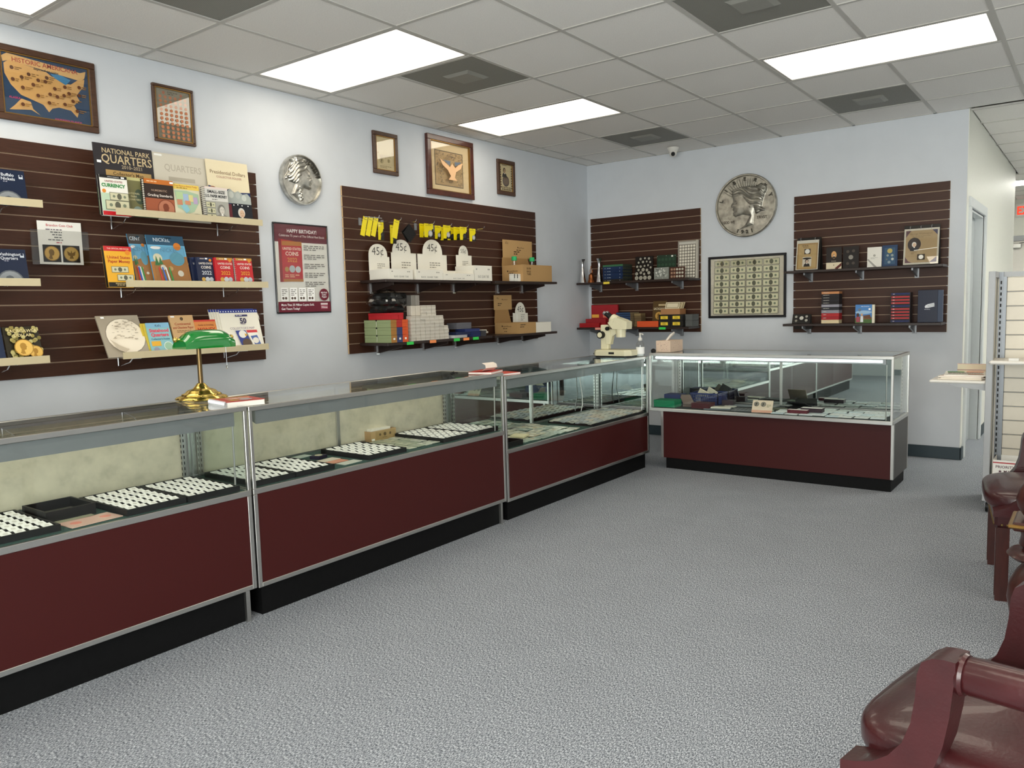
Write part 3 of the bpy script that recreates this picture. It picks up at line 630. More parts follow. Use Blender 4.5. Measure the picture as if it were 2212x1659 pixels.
# ================================================================ books on the left slatwall
def volume(name, label, cat, loc, rz, lean, w, h, th, cover, items, pages=None, spiral=None, group=None, spine=None, m='gloss'):
    """upright book or folder: loc = lower left front corner, leaning back by lean degrees"""
    t = thing(name, label, cat, loc, (math.radians(-lean), 0, rz), group)
    if pages is None: pages = th > .008
    if pages:
        q = MB(); q.box(0, w, 0, .0015, 0, h, c=cover); q.box(0, w, th-.0015, th, 0, h, c=cover)
        if not spiral: q.box(0, .0015, .0015, th-.0015, 0, h, c=spine or cover)
        q.build('cover', m, t); MB().box(.002, w-.003, .0015, th-.0015, .003, h-.003, c='#ece7da').build('pages', 'print', t)
    else: MB().box(0, w, 0, th, 0, h, c=cover, cf={'-x': spine or cover}).build('folder_board', m, t)
    if items: art(t, w, h, items, m=m)
    if spiral:
        q = MB(); n = max(6, int(h/.011))
        for k in range(n):
            z = (k+.5)*h/n; q.tube([(.004+.0085*math.cos(a)-.004, th/2+(th/2+.004)*math.sin(a), z) for a in [2*math.pi*j/8 for j in range(9)]], .0013, 4, c=spiral)
        q.build('spiral_binding', 'metalp', t)
    return t
def lv(name, label, cat, Yl, w, zb, Xb, lean, h, th, cover, items, **k):
    return volume(name, label, cat, (Xb, Yl, zb), R90, lean, w, h, th, cover, items, **k)
BK = 'books on the left slatwall'
STK = ('r', .04, .24, .07, .035, '#ffffff')
lv('map_folder', 'tall dark NATIONAL PARK QUARTERS collector map on the top shelf', 'folder', -5.135, .317, 1.868, .16, 3.8, .372, .006, '#2d2a2e',
   [('t', .55, .09, .07, 'NATIONAL PARK', '#c9b48c', .82), ('t', .55, .2, .12, 'QUARTERS', '#c9b48c', .86), ('t', .62, .3, .05, '2010–2021', '#b3a287', .5), ('r', .17, .36, .78, .085, '#b3925a'), ('t', .55, .403, .05, "Collector's Map", '#4a3820', .6), ('n', .22, .47, .66, 3, .03, '#8d8273'), STK, ('r', 0, .62, 1, .38, '#5a6a4a'), ('p', [(0, .8), (.3, .66), (.55, .78), (.8, .64), (1, .76), (1, 1), (0, 1)], '#7f8f6a')])
lv('map_folder', 'pale silver QUARTERS collector map beside the dark one', 'folder', -4.815, .32, 1.862, .16, 3.9, .374, .006, '#c9c2b2',
   [('r', .02, .02, .96, .96, '#cfc8b8'), ('t', .55, .2, .1, 'QUARTERS', '#b6ae9d', .7), ('r', .26, .34, .5, .06, '#b3ab9a'), ('r', .03, .02, .14, .03, '#efeee8')])
lv('map_folder', 'cream Presidential Dollars folder with mountain heads and a portrait', 'folder', -4.5, .278, 1.876, .18, 5.2, .362, .006, '#e6d9b8',
   [('t', .5, .19, .06, 'Presidential Dollars', '#7a5a3c', .86, 'c', 0), ('t', .52, .265, .035, 'COLLECTOR FOLDER', '#b98d7d', .66), ('p', [(0, .42), (.12, .44), (.3, .5), (.48, .45), (.62, .5), (1, .48), (1, 1), (0, 1)], '#22315c'), ('e', .1, .47, .08, .04, '#9a5a3a'), ('p', [(.42, .5), (.5, .44), (.6, .5), (.7, .47), (.8, .52), (.92, .5), (1, .56), (1, .68), (.42, .68)], '#a9b0ac'),
    ('e', .52, .54, .06, .055, '#c6cbc4'), ('e', .68, .55, .055, .05, '#b5bab4'), ('e', .83, .58, .06, .05, '#c6cbc4'), ('r', 0, .7, 1, .3, '#6d2530'), ('r', .5, .68, .5, .32, '#151a24'), ('head', .73, .84, .17, '#d9b79a', '#dcd8cf', '#1a1a1f'), ('c', .55, .71, .014, '#fff'), ('c', .65, .7, .014, '#fff'), ('c', .75, .71, .014, '#fff'), ('c', .9, .71, .014, '#fff')])
lv('reference_book', 'white UNITED STATES CURRENCY book with green title on the top shelf', 'book', -5.158, .143, 1.856, .24, 4.2, .207, .022, '#f0ede4',
   [('r', 0, 0, 1, .075, '#111'), ('t', .5, .04, .022, 'OFFICIAL REFERENCE', '#ddd', .6), ('r', .78, .02, .12, .04, '#fff'), ('t', .5, .15, .045, 'UNITED STATES', '#8d2c28', .8), ('t', .48, .25, .085, 'CURRENCY', '#2f8a45', .86, 'c', .04), ('c', .12, .4, .07, '#e08b2a'), ('r', 0, .45, 1, .43, '#bcd3b8'), ('bill', .3, .42, .7, .2), ('bill', .12, .62, .88, .24), ('r', 0, .9, 1, .1, '#c8202a')], spine='#16161a', group=BK)
lv('quarter_folder', 'olive quarter folder half hidden behind the grading book', 'folder', -5.0, .085, 1.87, .2, 7.3, .205, .008, '#7d7a52',
   [('r', 0, 0, 1, .08, '#c9c58a'), ('e', .8, .5, .3, .2, '#4e5a4a'), ('t', .45, .42, .05, 'NATIONAL', '#d9cfa4', .8), ('t', .45, .5, .05, 'PARK', '#d9cfa4', .5), ('t', .45, .58, .05, 'QUARTERS', '#d9cfa4', .8), ('c', .6, .88, .3, '#8fa39a')], pages=False)
lv('grading_book', 'spiral bound brown and copper Grading Standards book', 'book', -4.925, .167, 1.872, .235, 2.8, .197, .024, '#33241e',
   [('r', 0, 0, 1, .13, '#c9722c'), ('n', .1, .05, .6, 1, .06, '#f0c9a0'), ('r', .88, .03, .12, .05, '#fff'), ('t', .5, .3, .055, 'NUMISMATIC', '#b59a86', .7), ('t', .52, .43, .07, 'Grading Standards', '#f0e6dc', .9), ('r', 0, .52, 1, .48, '#a3583a'), ('coin', .7, .78, .3, '#b9765a', '#7f3f28'), ('c', .2, .94, .08, '#e08b2a')], spiral='#2a2a2c', group=BK)
lv('state_map_folder', 'pastel map folder with a yellow title strip', 'folder', -4.758, .16, 1.872, .24, 7.3, .19, .004, '#dcd6b8',
   [('r', 0, 0, 1, .15, '#e9c95a'), ('t', .5, .05, .045, 'Your Place in History Today', '#b0432c', .9), ('n', .15, .1, .7, 1, .05, '#8a6a3a'), ('p', [(.05, .2), (.5, .18), (.95, .26), (.95, .5), (.7, .8), (.5, .85), (.1, .7)], '#a9c2a4'), ('r', .1, .24, .25, .2, '#b6cf9c'), ('r', .35, .28, .2, .22, '#a3b9d4'), ('p', [(.2, .6), (.45, .58), (.55, .75), (.4, .86), (.3, .75)], '#8fc3cf'), ('r', .1, .46, .2, .16, '#c98a6a'), ('r', .56, .3, .16, .2, '#d9cf8f'), ('r', .72, .36, .16, .2, '#b9a5c4'), ('r', .4, .48, .2, .12, '#d08f6d'), ('e', .3, .97, .3, .1, '#5d5b52'), ('e', .8, .95, .3, .1, '#5d5b52')])
lv('reference_book', 'grey SMALL-SIZE U.S. PAPER MONEY book right on the top shelf', 'book', -4.579, .149, 1.872, .25, 3.3, .19, .03, '#d9d7d0',
   [('r', 0, 0, 1, .06, '#e9d9d0'), ('t', .5, .14, .085, 'SMALL-SIZE', '#22252a', .8, 'c', .03), ('t', .5, .27, .085, 'U.S. PAPER MONEY', '#22252a', .92, 'c', .03), ('n', .3, .36, .4, 1, .05, '#77726d'), ('r', 0, .42, 1, .58, '#a9a89f'), ('bill', .02, .46, .4, .16), ('bill', .05, .64, .36, .16), ('bill', .02, .82, .4, .16), ('head', .66, .68, .3, '#cfcabf', '#7d7b74', '#8f8c84')], spiral='#3a3a3c', group=BK)
# middle shelf
lv('paper_money_book', 'thick yellow United States Paper Money book with red title', 'book', -5.157, .144, 1.49, .24, 8.1, .214, .026, '#eaae2e',
   [('r', 0, 0, 1, .12, '#c8232a'), ('t', .52, .06, .035, 'THE OFFICIAL RED BOOK', '#f0d0c0', .8), ('c', .85, .15, .09, '#e58a2c'), ('t', .5, .27, .075, 'United States', '#b3342a', .88), ('t', .5, .37, .075, 'Paper Money', '#b3342a', .8), ('bill', .18, .5, .62, .15), ('bill', .35, .7, .6, .15), ('r', 0, .89, 1, .11, '#1d1a16'), ('t', .5, .92, .03, 'SEVENTH EDITION', '#e0c890', .5), ('n', .3, .95, .5, 1, .04, '#e0c890')], spine='#1c1814', group=BK)
def blister(label, Yl, w, z, X, lean, h, title, hdr):
    t = lv('coin_kit', label, 'coin kit', Yl, w, z, X, lean, h, .006, '#4f9cc9', [('r', 0, 0, 1, .2, hdr), ('t', .4, .09, .075, title, '#cfdbe4', .6), ('e', .58, .05, .1, .02, '#1d3a4d'), ('r', 0, .2, 1, .8, '#6db3d9'), ('e', .2, .26, .14, .03, '#fff'), ('t', .55, .3, .08, title, '#5b93b8', .7), ('p', [(0, .55), (.4, .5), (1, .42), (1, 1), (0, 1)], '#a9743f'), ('c', .2, .47, .12, '#e9e2c4'),
        ('p', [(.1, .62), (.16, .42), (.22, .62)], '#3f7d4a'), ('p', [(.2, .6), (.26, .44), (.32, .6)], '#3f7d4a'), ('e', .72, .48, .2, .14, '#5f9fb8'), ('c', .78, .22, .1, '#d9802c'), ('c', .3, .66, .07, '#d6d2c4'), ('c', .5, .68, .06, '#c9a46a'), ('c', .74, .78, .08, '#d9d4c6')], pages=False)
    MB().box(.015, w-.015, -.012, -.001, .02, h*.76).build('clear_blister', 'clear', t)
    q = MB()
    for k, c in enumerate(('#d9433a', '#3a6fd0', '#f0f0ec', '#3f9a4a')): q.cyl((w*(.22+.09*k), -.006, .015), (w*(.18+.09*k), -.006, h*.34), .005, .003, 6, c=c)
    q.build('colour_pencils', 'print', t)
    return t
blister('blue CENT coin kit in a hanging blister pack', -4.985, .096, 1.506, .2, 15.4, .284, 'CENT', '#4e4a48')
blister('larger blue NICKEL coin kit in a hanging blister pack', -4.896, .218, 1.506, .22, 14.2, .28, 'NICKEL', '#2f5570')
def redbook(label, Yl, w, X, lean, h, cover, spiral=None, z=1.504, th=.018):
    return lv('coin_price_guide', label, 'book', Yl, w, z, X, lean, h, th, cover, [('r', .1, 0, .9, .09, '#b98a3c' if cover != '#1b2440' else '#2a3658'), ('c', .85, .1, .08, '#e08b2a'), ('n', .25, .04, .4, 1, .05, '#f0dcc0'), ('r', .55, .02, .14, .05, '#fff'), ('t', .55, .22, .07, 'UNITED STATES', '#f3ece2', .8), ('t', .55, .36, .1, 'COINS', '#f3ece2', .6), ('t', .55, .56, .14, '2022', '#e0a43c' if cover != '#1b2440' else '#cfd4dc', .66), ('c', .32, .8, .11, '#c9a04a'), ('c', .55, .8, .13, '#c3c8ce'), ('c', .78, .8, .12, '#b5bac2')], spiral=spiral, group=BK)
redbook('navy UNITED STATES COINS 2022 book, front copy of three', -4.648, .106, .24, 7.7, .158, '#1b2440')
redbook('navy UNITED STATES COINS 2022 book, middle copy of three', -4.67, .106, .2195, 7.7, .158, '#1b2440')
redbook('navy UNITED STATES COINS 2022 book, rear copy of three', -4.692, .106, .199, 7.7, .158, '#1b2440')
redbook('red UNITED STATES COINS 2022 book beside the navy copies', -4.54, .116, .25, 4.6, .158, '#c1232b')
redbook('red spiral bound UNITED STATES COINS 2022 book at the shelf end', -4.41, .122, .25, 6.6, .16, '#c1232b', spiral='#e8e8ea')
# bottom shelf
rr = random.Random(3)
it = [('r', 0, 0, 1, 1, '#a59a88'), ('c', .56, .5, .47, '#8d8474'), ('c', .56, .5, .45, '#efe4d0')]+[('e', .56+rr.uniform(-.3, .3), .4+rr.uniform(-.25, .2), rr.uniform(.01, .05), rr.uniform(.004, .012), '#b5a893') for k in range(60)]+[('p', [(.12, .6), (.3, .75), (.5, .86), (.4, .92), (.22, .8)], '#c3b6a0'), ('r', .07, .06, .08, .04, '#fff')]
lv('coin_album', 'large square folder with a big pale coin face, bottom shelf', 'folder', -5.185, .226, 1.124, .24, 28., .246, .008, '#9b907e', it, pages=False)
for k, lb in enumerate(('yellow folder copy directly behind the Statehood Quarters folder', 'yellow folder copy, rearmost behind the Statehood Quarters folder')):
    lv('statehood_folder', lb, 'folder', -4.958-.011*k, .13, 1.132, .229-.01*k, 18.8, .172, .005, '#d9c04a', [], pages=False)
lv('statehood_folder', "blue and pink Kid's Statehood Quarters folder, front copy", 'folder', -4.948, .132, 1.13, .24, 18.8, .176, .007, '#8fc3c9',
   [('r', 0, 0, 1, .16, '#86b9d6'), ('t', .5, .09, .07, "Kid's", '#2f3f5a', .4), ('t', .5, .25, .11, 'Statehood', '#e2566a', .84, 'c', .04), ('t', .5, .39, .11, 'Quarters', '#e2566a', .78, 'c', .04), ('t', .5, .53, .06, "Collector's Folder", '#2f6a8a', .84), ('r', .06, .6, .4, .16, '#e9b13c'), ('c', .22, .88, .12, '#9a9cb0'), ('c', .76, .78, .2, '#dfeae0'), ('c', .76, .78, .17, '#9fc4a8')], pages=False)
lv('currency_book', 'tan book with red title left of the green lamp', 'book', -4.796, .143, 1.132, .22, 17.3, .212, .012, '#cfa878',
   [('c', .5, .1, .07, '#5a4630'), ('t', .5, .24, .07, 'Continental', '#a8452f', .84), ('t', .5, .34, .07, 'and Obsolete Paper', '#a8452f', .88), ('n', .2, .42, .6, 2, .04, '#8d6f4a'), ('c', .35, .74, .2, '#8d6848'), ('e', .35, .66, .18, .06, '#efe2c0'), ('r', .05, .02, .16, .04, '#fff')], group=BK)
lv('money_book', 'orange MONEY book behind the green lamp shade', 'book', -4.654, .14, 1.132, .22, 16.4, .18, .014, '#d98a4a',
   [('r', 0, 0, 1, .06, '#d0463c'), ('t', .5, .17, .06, "Guide to Investing", '#8a4a2a', .7), ('t', .5, .33, .14, 'MONEY', '#b3341f', .8), ('n', .15, .45, .7, 3, .05, '#8a5a3a')], group=BK)
for k in range(4):
    lv('state_quarter_map', 'white State Quarters collector map, copy %s behind the front one' % ('second', 'third', 'fourth', 'rearmost')[k], 'folder', -4.508-.011*k, .255, 1.136, .231-.009*k, 15.4, .236, .004, '#e9e4d6', [('r', 0, 0, 1, .07, '#2a3a8a')], pages=False)
lv('state_quarter_map', 'white State Quarters collector map with an eagle, front copy', 'folder', -4.496, .262, 1.134, .24, 15.4, .234, .005, '#efeadb',
   [('r', 0, 0, 1, .085, '#2a3a8a')]+[('c', .04+.066*k, .05, .014, '#fff') for k in range(15)]+[('r', .38, .14, .32, .05, '#3f3f6a'), ('n', .4, .15, .28, 1, .04, '#d9d4e4'), ('t', .56, .3, .14, '50', '#2d2350', .2, 'c', .03), ('n', .5, .38, .16, 1, .035, '#6a5a7a'), ('t', .5, .5, .06, "COLLECTOR'S MAP", '#9a8fa0', .8, 'c', 0), ('p', [(.3, .56), (.56, .56), (.68, 1), (.4, 1)], '#22388a'), ('e', .47, .66, .1, .1, '#f0ede4'), ('p', [(.52, .64), (.6, .68), (.53, .73)], '#d9a93c'), ('e', .54, .9, .12, .12, '#54402f'), ('p', [(.58, .58), (.86, .58), (.97, 1), (.7, 1)], '#f3efe4'), ('p', [(.58, .56), (.86, .56), (.87, .63), (.6, .63)], '#d0323a'), ('p', [(.66, .72), (.84, .7), (.9, .96), (.74, .97)], '#4a66a8'), ('e', .78, .84, .08, .08, '#e9e4d6'), ('p', [(.955, .1), (.97, .1), (1, .2), (1, .3)], '#e9e4d6')], pages=False)
# folders at the left picture edge
def navyf(label, title, Yr, z, X, lean, h):
    lv('coin_folder', label, 'folder', Yr-.148, .148, z, X, lean, h, .01, '#16223c', [('t', .5, .14, .085, title[0], '#dfe3ea', .7), ('t', .5, .25, .085, title[1], '#dfe3ea', .6), ('n', .35, .32, .25, 1, .05, '#aab'), ('r', .82, .12, .12, .11, '#c9d0da'), ('e', .88, .15, .045, .03, '#16223c'), ('coin', .46, .93, .4, '#8f9498', '#5f656b')], pages=False)
navyf('navy Buffalo Nickels coin folder on the top left shelf', ('Buffalo', 'Nickels'), -5.498, 1.868, .22, 9, .172)
navyf('navy Washington Quarters coin folder on the middle left shelf', ('Washington', 'Quarters'), -5.522, 1.497, .22, 9, .172)
rr = random.Random(8)
it = [('r', 0, 0, 1, 1, '#2c2616')]+[('c', rr.random()*.94+.03, rr.random()*.94+.03, .06, rr.choice(['#9a8a4a', '#b5a868', '#7d7138', '#c3b87a'])) for k in range(60)]+[('t', .5, .15, .1, 'SACAGAWEA', '#e9d9a0', .84), ('t', .5, .28, .09, 'DOLLAR', '#e9d9a0', .56), ('coin', .78, .8, .2, '#e0b45a', '#a87b2c'), ('coin', .46, .66, .27, '#e9bd62', '#b08434')]
lv('dollar_album', 'gold SACAGAWEA DOLLAR album on the lower left shelf', 'folder', -5.652, .155, 1.142, .24, 16.3, .164, .014, '#2c2616', it, pages=False)
lv('coin_album', 'plain navy album at the lower left picture edge', 'folder', -5.8, .14, 1.142, .24, 14, .17, .014, '#1b2a48', [], pages=False)
# coin club notice in an acrylic holder
t = thing('notice_holder', 'white Brandon Coin Club notice in a clear acrylic holder', 'notice', (.05, -5.432, 1.608), (0, 0, R90))
MB().box(0, .281, -.001, .001, 0, .175).box(0, .281, .006, .008, 0, .175).box(.001, .28, .001, .006, 0, .002).build('acrylic_sleeve', 'clear', t)
pp = MB().box(.034, .248, .003, .0042, .003, .22, c='#f4f1ea').build('paper_sheet', 'print', t)
art(t, .214, .217, [('t', .5, .09, .055, 'Brandon Coin Club', '#c0303c', .72), ('n', .18, .18, .64, 1, .05, '#6a5a6a'), ('n', .28, .24, .44, 1, .05, '#555'), ('n', .32, .3, .36, 1, .05, '#555'), ('n', .36, .36, .28, 1, .05, '#555'), ('n', .22, .42, .56, 1, .05, '#555'), ('n', .4, .48, .2, 1, .05, '#b04a5a'), ('r', .08, .55, .4, .4, '#0c0a08'), ('r', .52, .55, .4, .4, '#0c0a08'), ('coin', .28, .75, .18, '#b8934a', '#6a4f1e'), ('c', .72, .75, .18, '#6a4f1e'), ('c', .72, .75, .165, '#a4843f'), ('p', [(.62, .68), (.7, .73), (.72, .66), (.74, .73), (.82, .68), (.8, .78), (.75, .8), (.77, .86), (.67, .86), (.69, .8), (.64, .78)], '#5a4318')], off=(.034, .003, .003), name='notice_print', m='print')
MB().box(.12, .16, .008, .03, .165, .185).build('slat_clip', 'clear', t)
# ================================================================ glass display cases
def standard(parent, x, y, z0, z1, w=.018, d=.012):
    s = MB().box(x, x+w, y-d, y, z0, z1).build('slotted_upright', 'alu', parent)
    q = MB(); z = z0+.02
    while z < z1-.03: q.box(x+w*.38, x+w*.62, y-d-.0008, y-d+.001, z, z+.014); q.box(x-.0008, x+.001, y-d*.7, y-d*.3, z, z+.014); z += .026
    q.build('slot_row', 'black', s); s.children[0]['kind'] = 'stuff'
def showcase(label, loc, rz, L, D, zt, zm, zb, back, over=0., felt='felt', kick_end=True, house=True, lower_in=(0, 0), end='glass'):
    """x along the front, y from the front (0) to the back (D)"""
    t = thing('display_case', label, 'display case', loc, (0, 0, rz), 'glass display cases'); r = .02
    l0, l1 = lower_in
    MB().box(l0+.03, L-l1-.02, over+.03, D-.03, 0, zb-.001).build('kick_base', 'kick', t)
    if kick_end:
        MB().box(L-.05, L-.03, over+.012, over+.028, 0, zb).build('kick_trim', 'alu', t)
    # lower cabinet
    MB().box(l0+r, L-l1-r, over+.004, over+.016, zb+(r if not over else 0), zm-.024 if not over else zm-.026).build('front_panel', 'burg', t)
    for x in (l0, L-l1-.014): MB().box(x+.002, x+.012, over+r, D-r, zb, zm-.026).build('side_panel', 'cab', t)
    MB().box(l0+.012, L-l1-.014, D-.02, D-.006, zb, zm-.026).build('back_panel', 'cab', t)
    for x in (l0, L-l1-r): MB().box(x, x+r, over, over+r, zb, zm-.026, b=.0015).build('corner_post', 'alu', t)
    for x in (l0, L-l1-r): MB().box(x, x+r, D-r, D, zb, zm-.026, b=.0015).build('corner_post', 'alu', t)
    if not over: MB().box(l0+r, L-l1-r, 0, r, zb, zb+r, b=.0015).build('bottom_rail', 'alu', t)
    # glazed top
    for y0, y1 in ((0, r), (D-r, D)): MB().box(0, L, y0, y1, zm-.025, zm, b=.0015).build('deck_rail', 'alu', t)
    for x0, x1 in ((0, r), (L-r, L)): MB().box(x0, x1, r, D-r, zm-.025, zm, b=.0015).build('deck_rail', 'alu', t)
    for x in (0, L-.016):
        for y in (0, D-.016): MB().box(x, x+.016, y, y+.016, zm, zt-r, b=.0015).build('glass_post', 'alu', t)
    for y0, y1 in ((0, r), (D-r, D)): MB().box(0, L, y0, y1, zt-r, zt, b=.0015).build('top_rail', 'alu', t)
    for x0, x1 in ((0, r), (L-r, L)): MB().box(x0, x1, r, D-r, zt-r, zt, b=.0015).build('top_rail', 'alu', t)
    MB().box(r, L-r, r, D-r, zm-.012, zm+.002).build('felt_deck', felt, t)
    MB().box(.016, L-.016, .005, .01, zm, zt-r).build('front_glass', 'glass', t); MB().box(r, L-r, r, D-r, zt-.008, zt-.002).build('top_glass', 'glass', t)
    for x, em in ((.005, 'glass'), (L-.01, end)): MB().box(x, x+.005, .016, D-.016, zm, zt-r).build('end_glass', em, t)
    h0 = zt-.08
    if house:
        MB().prism([(.012, zt-r-.002), (.05, zt-r-.002), (.06, h0+.018), (.012, h0)], .04, L-.055, 'x').build('lamp_housing', 'alud', t)
        MB().box(.06, L-.08, .03, .052, h0+.0, h0+.007).build('lamp_tube', 'strip', t)
    else:
        MB().prism([(.03, zt-.022), (.05, zt-.022), (.056, zt-.052), (.03, zt-.055)], .02, L-.06, 'x').build('lamp_housing', 'alud', t)
        MB().cyl((.05, .02, zt-.036), (L-.07, .02, zt-.036), .009, n=10).build('lamp_tube', 'strip', t)
        MB().box(L-.07, L-.05, .008, .035, zt-.055, zt-.02).build('lamp_socket', 'alud', t)
    MB().cyl((L-.05, .04, zm), (L-.05, .035, zt-.06), .004, n=8).build('lamp_conduit', 'alu', t)
    # sliding back doors
    mid = L/2
    for k, (x0, x1, y) in enumerate(((.016, mid+.02, D-.03), (mid-.02, L-.016, D-.038))):
        d = MB().box(x0+.02, x1-.02, y, y+.004, zm+.012, zt-.03).build('sliding_door', back, t)
        for a in (x0, x1-.02): MB().box(a, a+.02, y-.003, y+.007, zm+.012, zt-.02).build('door_stile', 'alu', d)
        MB().box(x0+.02, x1-.02, y-.003, y+.007, zm+.002, zm+.012).build('door_rail', 'alu', d)
    standard(t, L-.045, D-.045, zm, zt-.03); standard(t, .03, D-.045, zm, zt-.03)
    return t
D0 = .51
C1 = showcase('glass display case nearest the camera, under the green lamp', (1.44, -7.03, 0), R90, 1.825, D0, .94, .576, .14, 'cream')
C2 = showcase('middle glass display case along the left wall, with cream back doors', (1.44, -5.195, 0), R90, 1.797, D0, .935, .576, .135, 'cream')
C3 = showcase('glass display case under the microscope, with mirror back doors', (1.44, -3.388, 0), R90, 1.912, D0, .909, .452, .124, 'mirror', kick_end=False, end='mirror')
C4 = showcase('freestanding glass display case in front of the back wall', (1.458, -1.502, 0), 0, 1.797, .545, .935, .497, .09, 'mirror', over=.05, felt='feltd', kick_end=False, house=False, lower_in=(.075, 0))
# ---------------------------------------------------------------- trays of white coin holders
def coin_tray(label, x0, x1, y0, y1, z, rows, cols, glabel, skip=lambda y: False, h=.024, fz=.004):
    t = thing('coin_tray', label, 'tray', (x0, y0, z), group='black coin trays'); w = x1-x0; l = y1-y0; e = .009
    MB().box(0, w, 0, l, 0, .014).build('tray_base', 'black', t)
    for a in ((0, w, 0, e), (0, w, l-e, l), (0, e, e, l-e), (w-e, w, e, l-e)): MB().box(*a, .014, h).build('tray_rim', 'black', t)
    px = (w-2*e)/cols; py = (l-2*e)/rows
    bars = MB()
    for i in range(1, cols): bars.box(e+i*px-.003, e+i*px+.003, e, l-e, .014, h-.007)
    for j in range(1, rows): bars.box(e, w-e, e+j*py-.003, e+j*py+.003, .014, h-.007)
    bars.build('divider_grid', 'black', t)
    k = (round(px, 3), round(py, 3))
    for j in range(rows):
        for i in range(cols):
            yy = y0+e+(j+.5)*py
            if skip(yy): continue
            if k not in FLIP:
                q = MB().box(-px*.29, px*.29, -py*.365, py*.365, 0, .0016, c='#f6f4ee'); q.cyl((0, 0, .0016), (0, 0, .002), px*.15, n=12, c='#d9d6cd')
                o = q.build('coin_holder', 'print'); FLIP[k] = o.data
            else: o = place('coin_holder', FLIP[k])
            o.location = (x0+e+(i+.5)*px, yy, z+h-.003); o.rotation_euler = (random.uniform(-.04, .04), .2+random.uniform(-.05, .05), random.uniform(-.06, .06))
            tag(o, glabel, 'coin holder', glabel.replace('white square coin holder', 'coin holders'))
    return t
FLIP = {}
Z1 = .579
coin_tray('black coin tray cut by the left picture edge', 1.01, 1.4, -6.205, -5.965, Z1, 5, 7, 'white square coin holder in the tray cut by the left picture edge', skip=lambda y: y < -6.16)
coin_tray('black coin tray right of the open black box', 1.03, 1.42, -5.735, -5.495, Z1, 5, 7, 'white square coin holder in the tray right of the open black box')
coin_tray('black coin tray by the right end of the nearest case', 1.045, 1.425, -5.488, -5.25, Z1, 5, 7, 'white square coin holder in the tray at the right end of the nearest case')
coin_tray('black coin tray at the left end of the middle case', 1.03, 1.415, -5.17, -4.955, Z1, 4, 7, 'white square coin holder in the tray at the left end of the middle case')
coin_tray('second black coin tray from the left in the middle case', 1.04, 1.42, -4.95, -4.725, Z1, 4, 7, 'white square coin holder in the second tray of the middle case')
coin_tray('black coin tray in the centre of the middle case', 1.04, 1.41, -4.495, -4.225, Z1, 5, 6, 'white square coin holder in the tray at the centre of the middle case')
coin_tray('black coin tray second from the right in the middle case', 1.01, 1.405, -3.925, -3.668, Z1, 5, 6, 'white square coin holder in the second tray from the right, middle case')
coin_tray('black coin tray at the right end of the middle case', 1.005, 1.4, -3.662, -3.415, Z1, 5, 6, 'white square coin holder in the tray at the right end of the middle case')
t = thing('open_box', 'empty open black box between two coin trays in the nearest case', 'box', (1.055, -5.955, Z1))
for a in ((0, .205, 0, .008), (0, .205, .172, .18), (0, .008, .008, .172), (.197, .205, .008, .172)): MB().box(*a, 0, .042).build('box_side', 'black', t)
MB().box(.008, .197, .008, .172, 0, .004, c='#4c4a3c').box(.05, .1, .03, .08, .004, .006, c='#e0683a').box(.09, .17, .09, .15, .004, .005, c='#77705a').build('box_floor', 'print', t)
def card(name, label, cat, x, y, z, w, l, rz, c, th=.003, dots=(), group=None, tilt=(0, 0), m='print'):
    q = MB().box(-w/2, w/2, -l/2, l/2, 0, th, c=c)
    for dx, dy, r, dc in dots: q.cyl((dx*w, dy*l, th), (dx*w, dy*l, th+.0006), r, n=14, c=dc)
    o = q.build(name, m); o.location = (x, y, z); o.rotation_euler = (tilt[0], tilt[1], rz); return tag(o, label, cat, group)
card('banknote_sleeve', 'pink and cream sleeved note in front of the open black box', 'sleeve', 1.35, -5.84, Z1, .11, .19, .06, '#dcb5a4', dots=((0, .3, .02, '#e58f7d'), (0, -.28, .02, '#e58f7d')), m='gloss')
card('banknote_sleeve', 'greenish sleeved note beside the pink one in the nearest case', 'sleeve', 1.275, -5.87, Z1, .05, .15, .02, '#a7a58a', m='gloss')
card('coin_slab', 'small dark boxed coin between trays in the middle case', 'coin case', 1.13, -4.585, Z1, .06, .07, .3, '#241f33', .016, ((0, 0, .02, '#c9c3a2'),))
for x, y, c, lb in ((1.22, -4.6, '#e0d3c2', 'cream sleeved coin card left of the centre tray'), (1.29, -4.61, '#d98f73', 'salmon sleeved coin card left of the centre tray'), (1.365, -4.585, '#cfd0c4', 'grey sleeved coin card in front of the salmon one'), (1.02, -4.62, '#aebcb4', 'pale green sleeved card at the back of the middle case')):
    card('coin_card', lb, 'coin card', x, y, Z1, .06, .12, random.uniform(-.1, .1), c, m='gloss')
t = thing('currency_box', 'small open cardboard box printed with currency in the middle case', 'box', (.955, -4.115, Z1))
for a in ((0, .065, 0, .004), (0, .065, .196, .2), (0, .004, .004, .196), (.061, .065, .004, .196)): MB().box(*a, 0, .06, c='#b08d62').build('box_side', 'print', t)
MB().box(.004, .061, .004, .196, 0, .003, c='#8a6a45').build('box_bottom', 'print', t); MB().box(.01, .05, .02, .17, .003, .072, c='#e6e0cf').build('note_stack', 'print', t)
art(t, .2, .06, [('r', 0, 0, 1, 1, '#b39468'), ('r', .18, .06, .78, .88, '#a2875a'), ('c', .36, .4, .04, '#5f4d30'), ('c', .55, .4, .055, '#5f4d30'), ('c', .76, .4, .04, '#5f4d30'), ('r', .02, .7, .12, .2, '#efeade'), ('n', .45, .68, .3, 1, .12, '#5f4d30')], off=(.0656, 0, 0), name='box_print', m='print', rot=(0, 0, R90))
k = 0
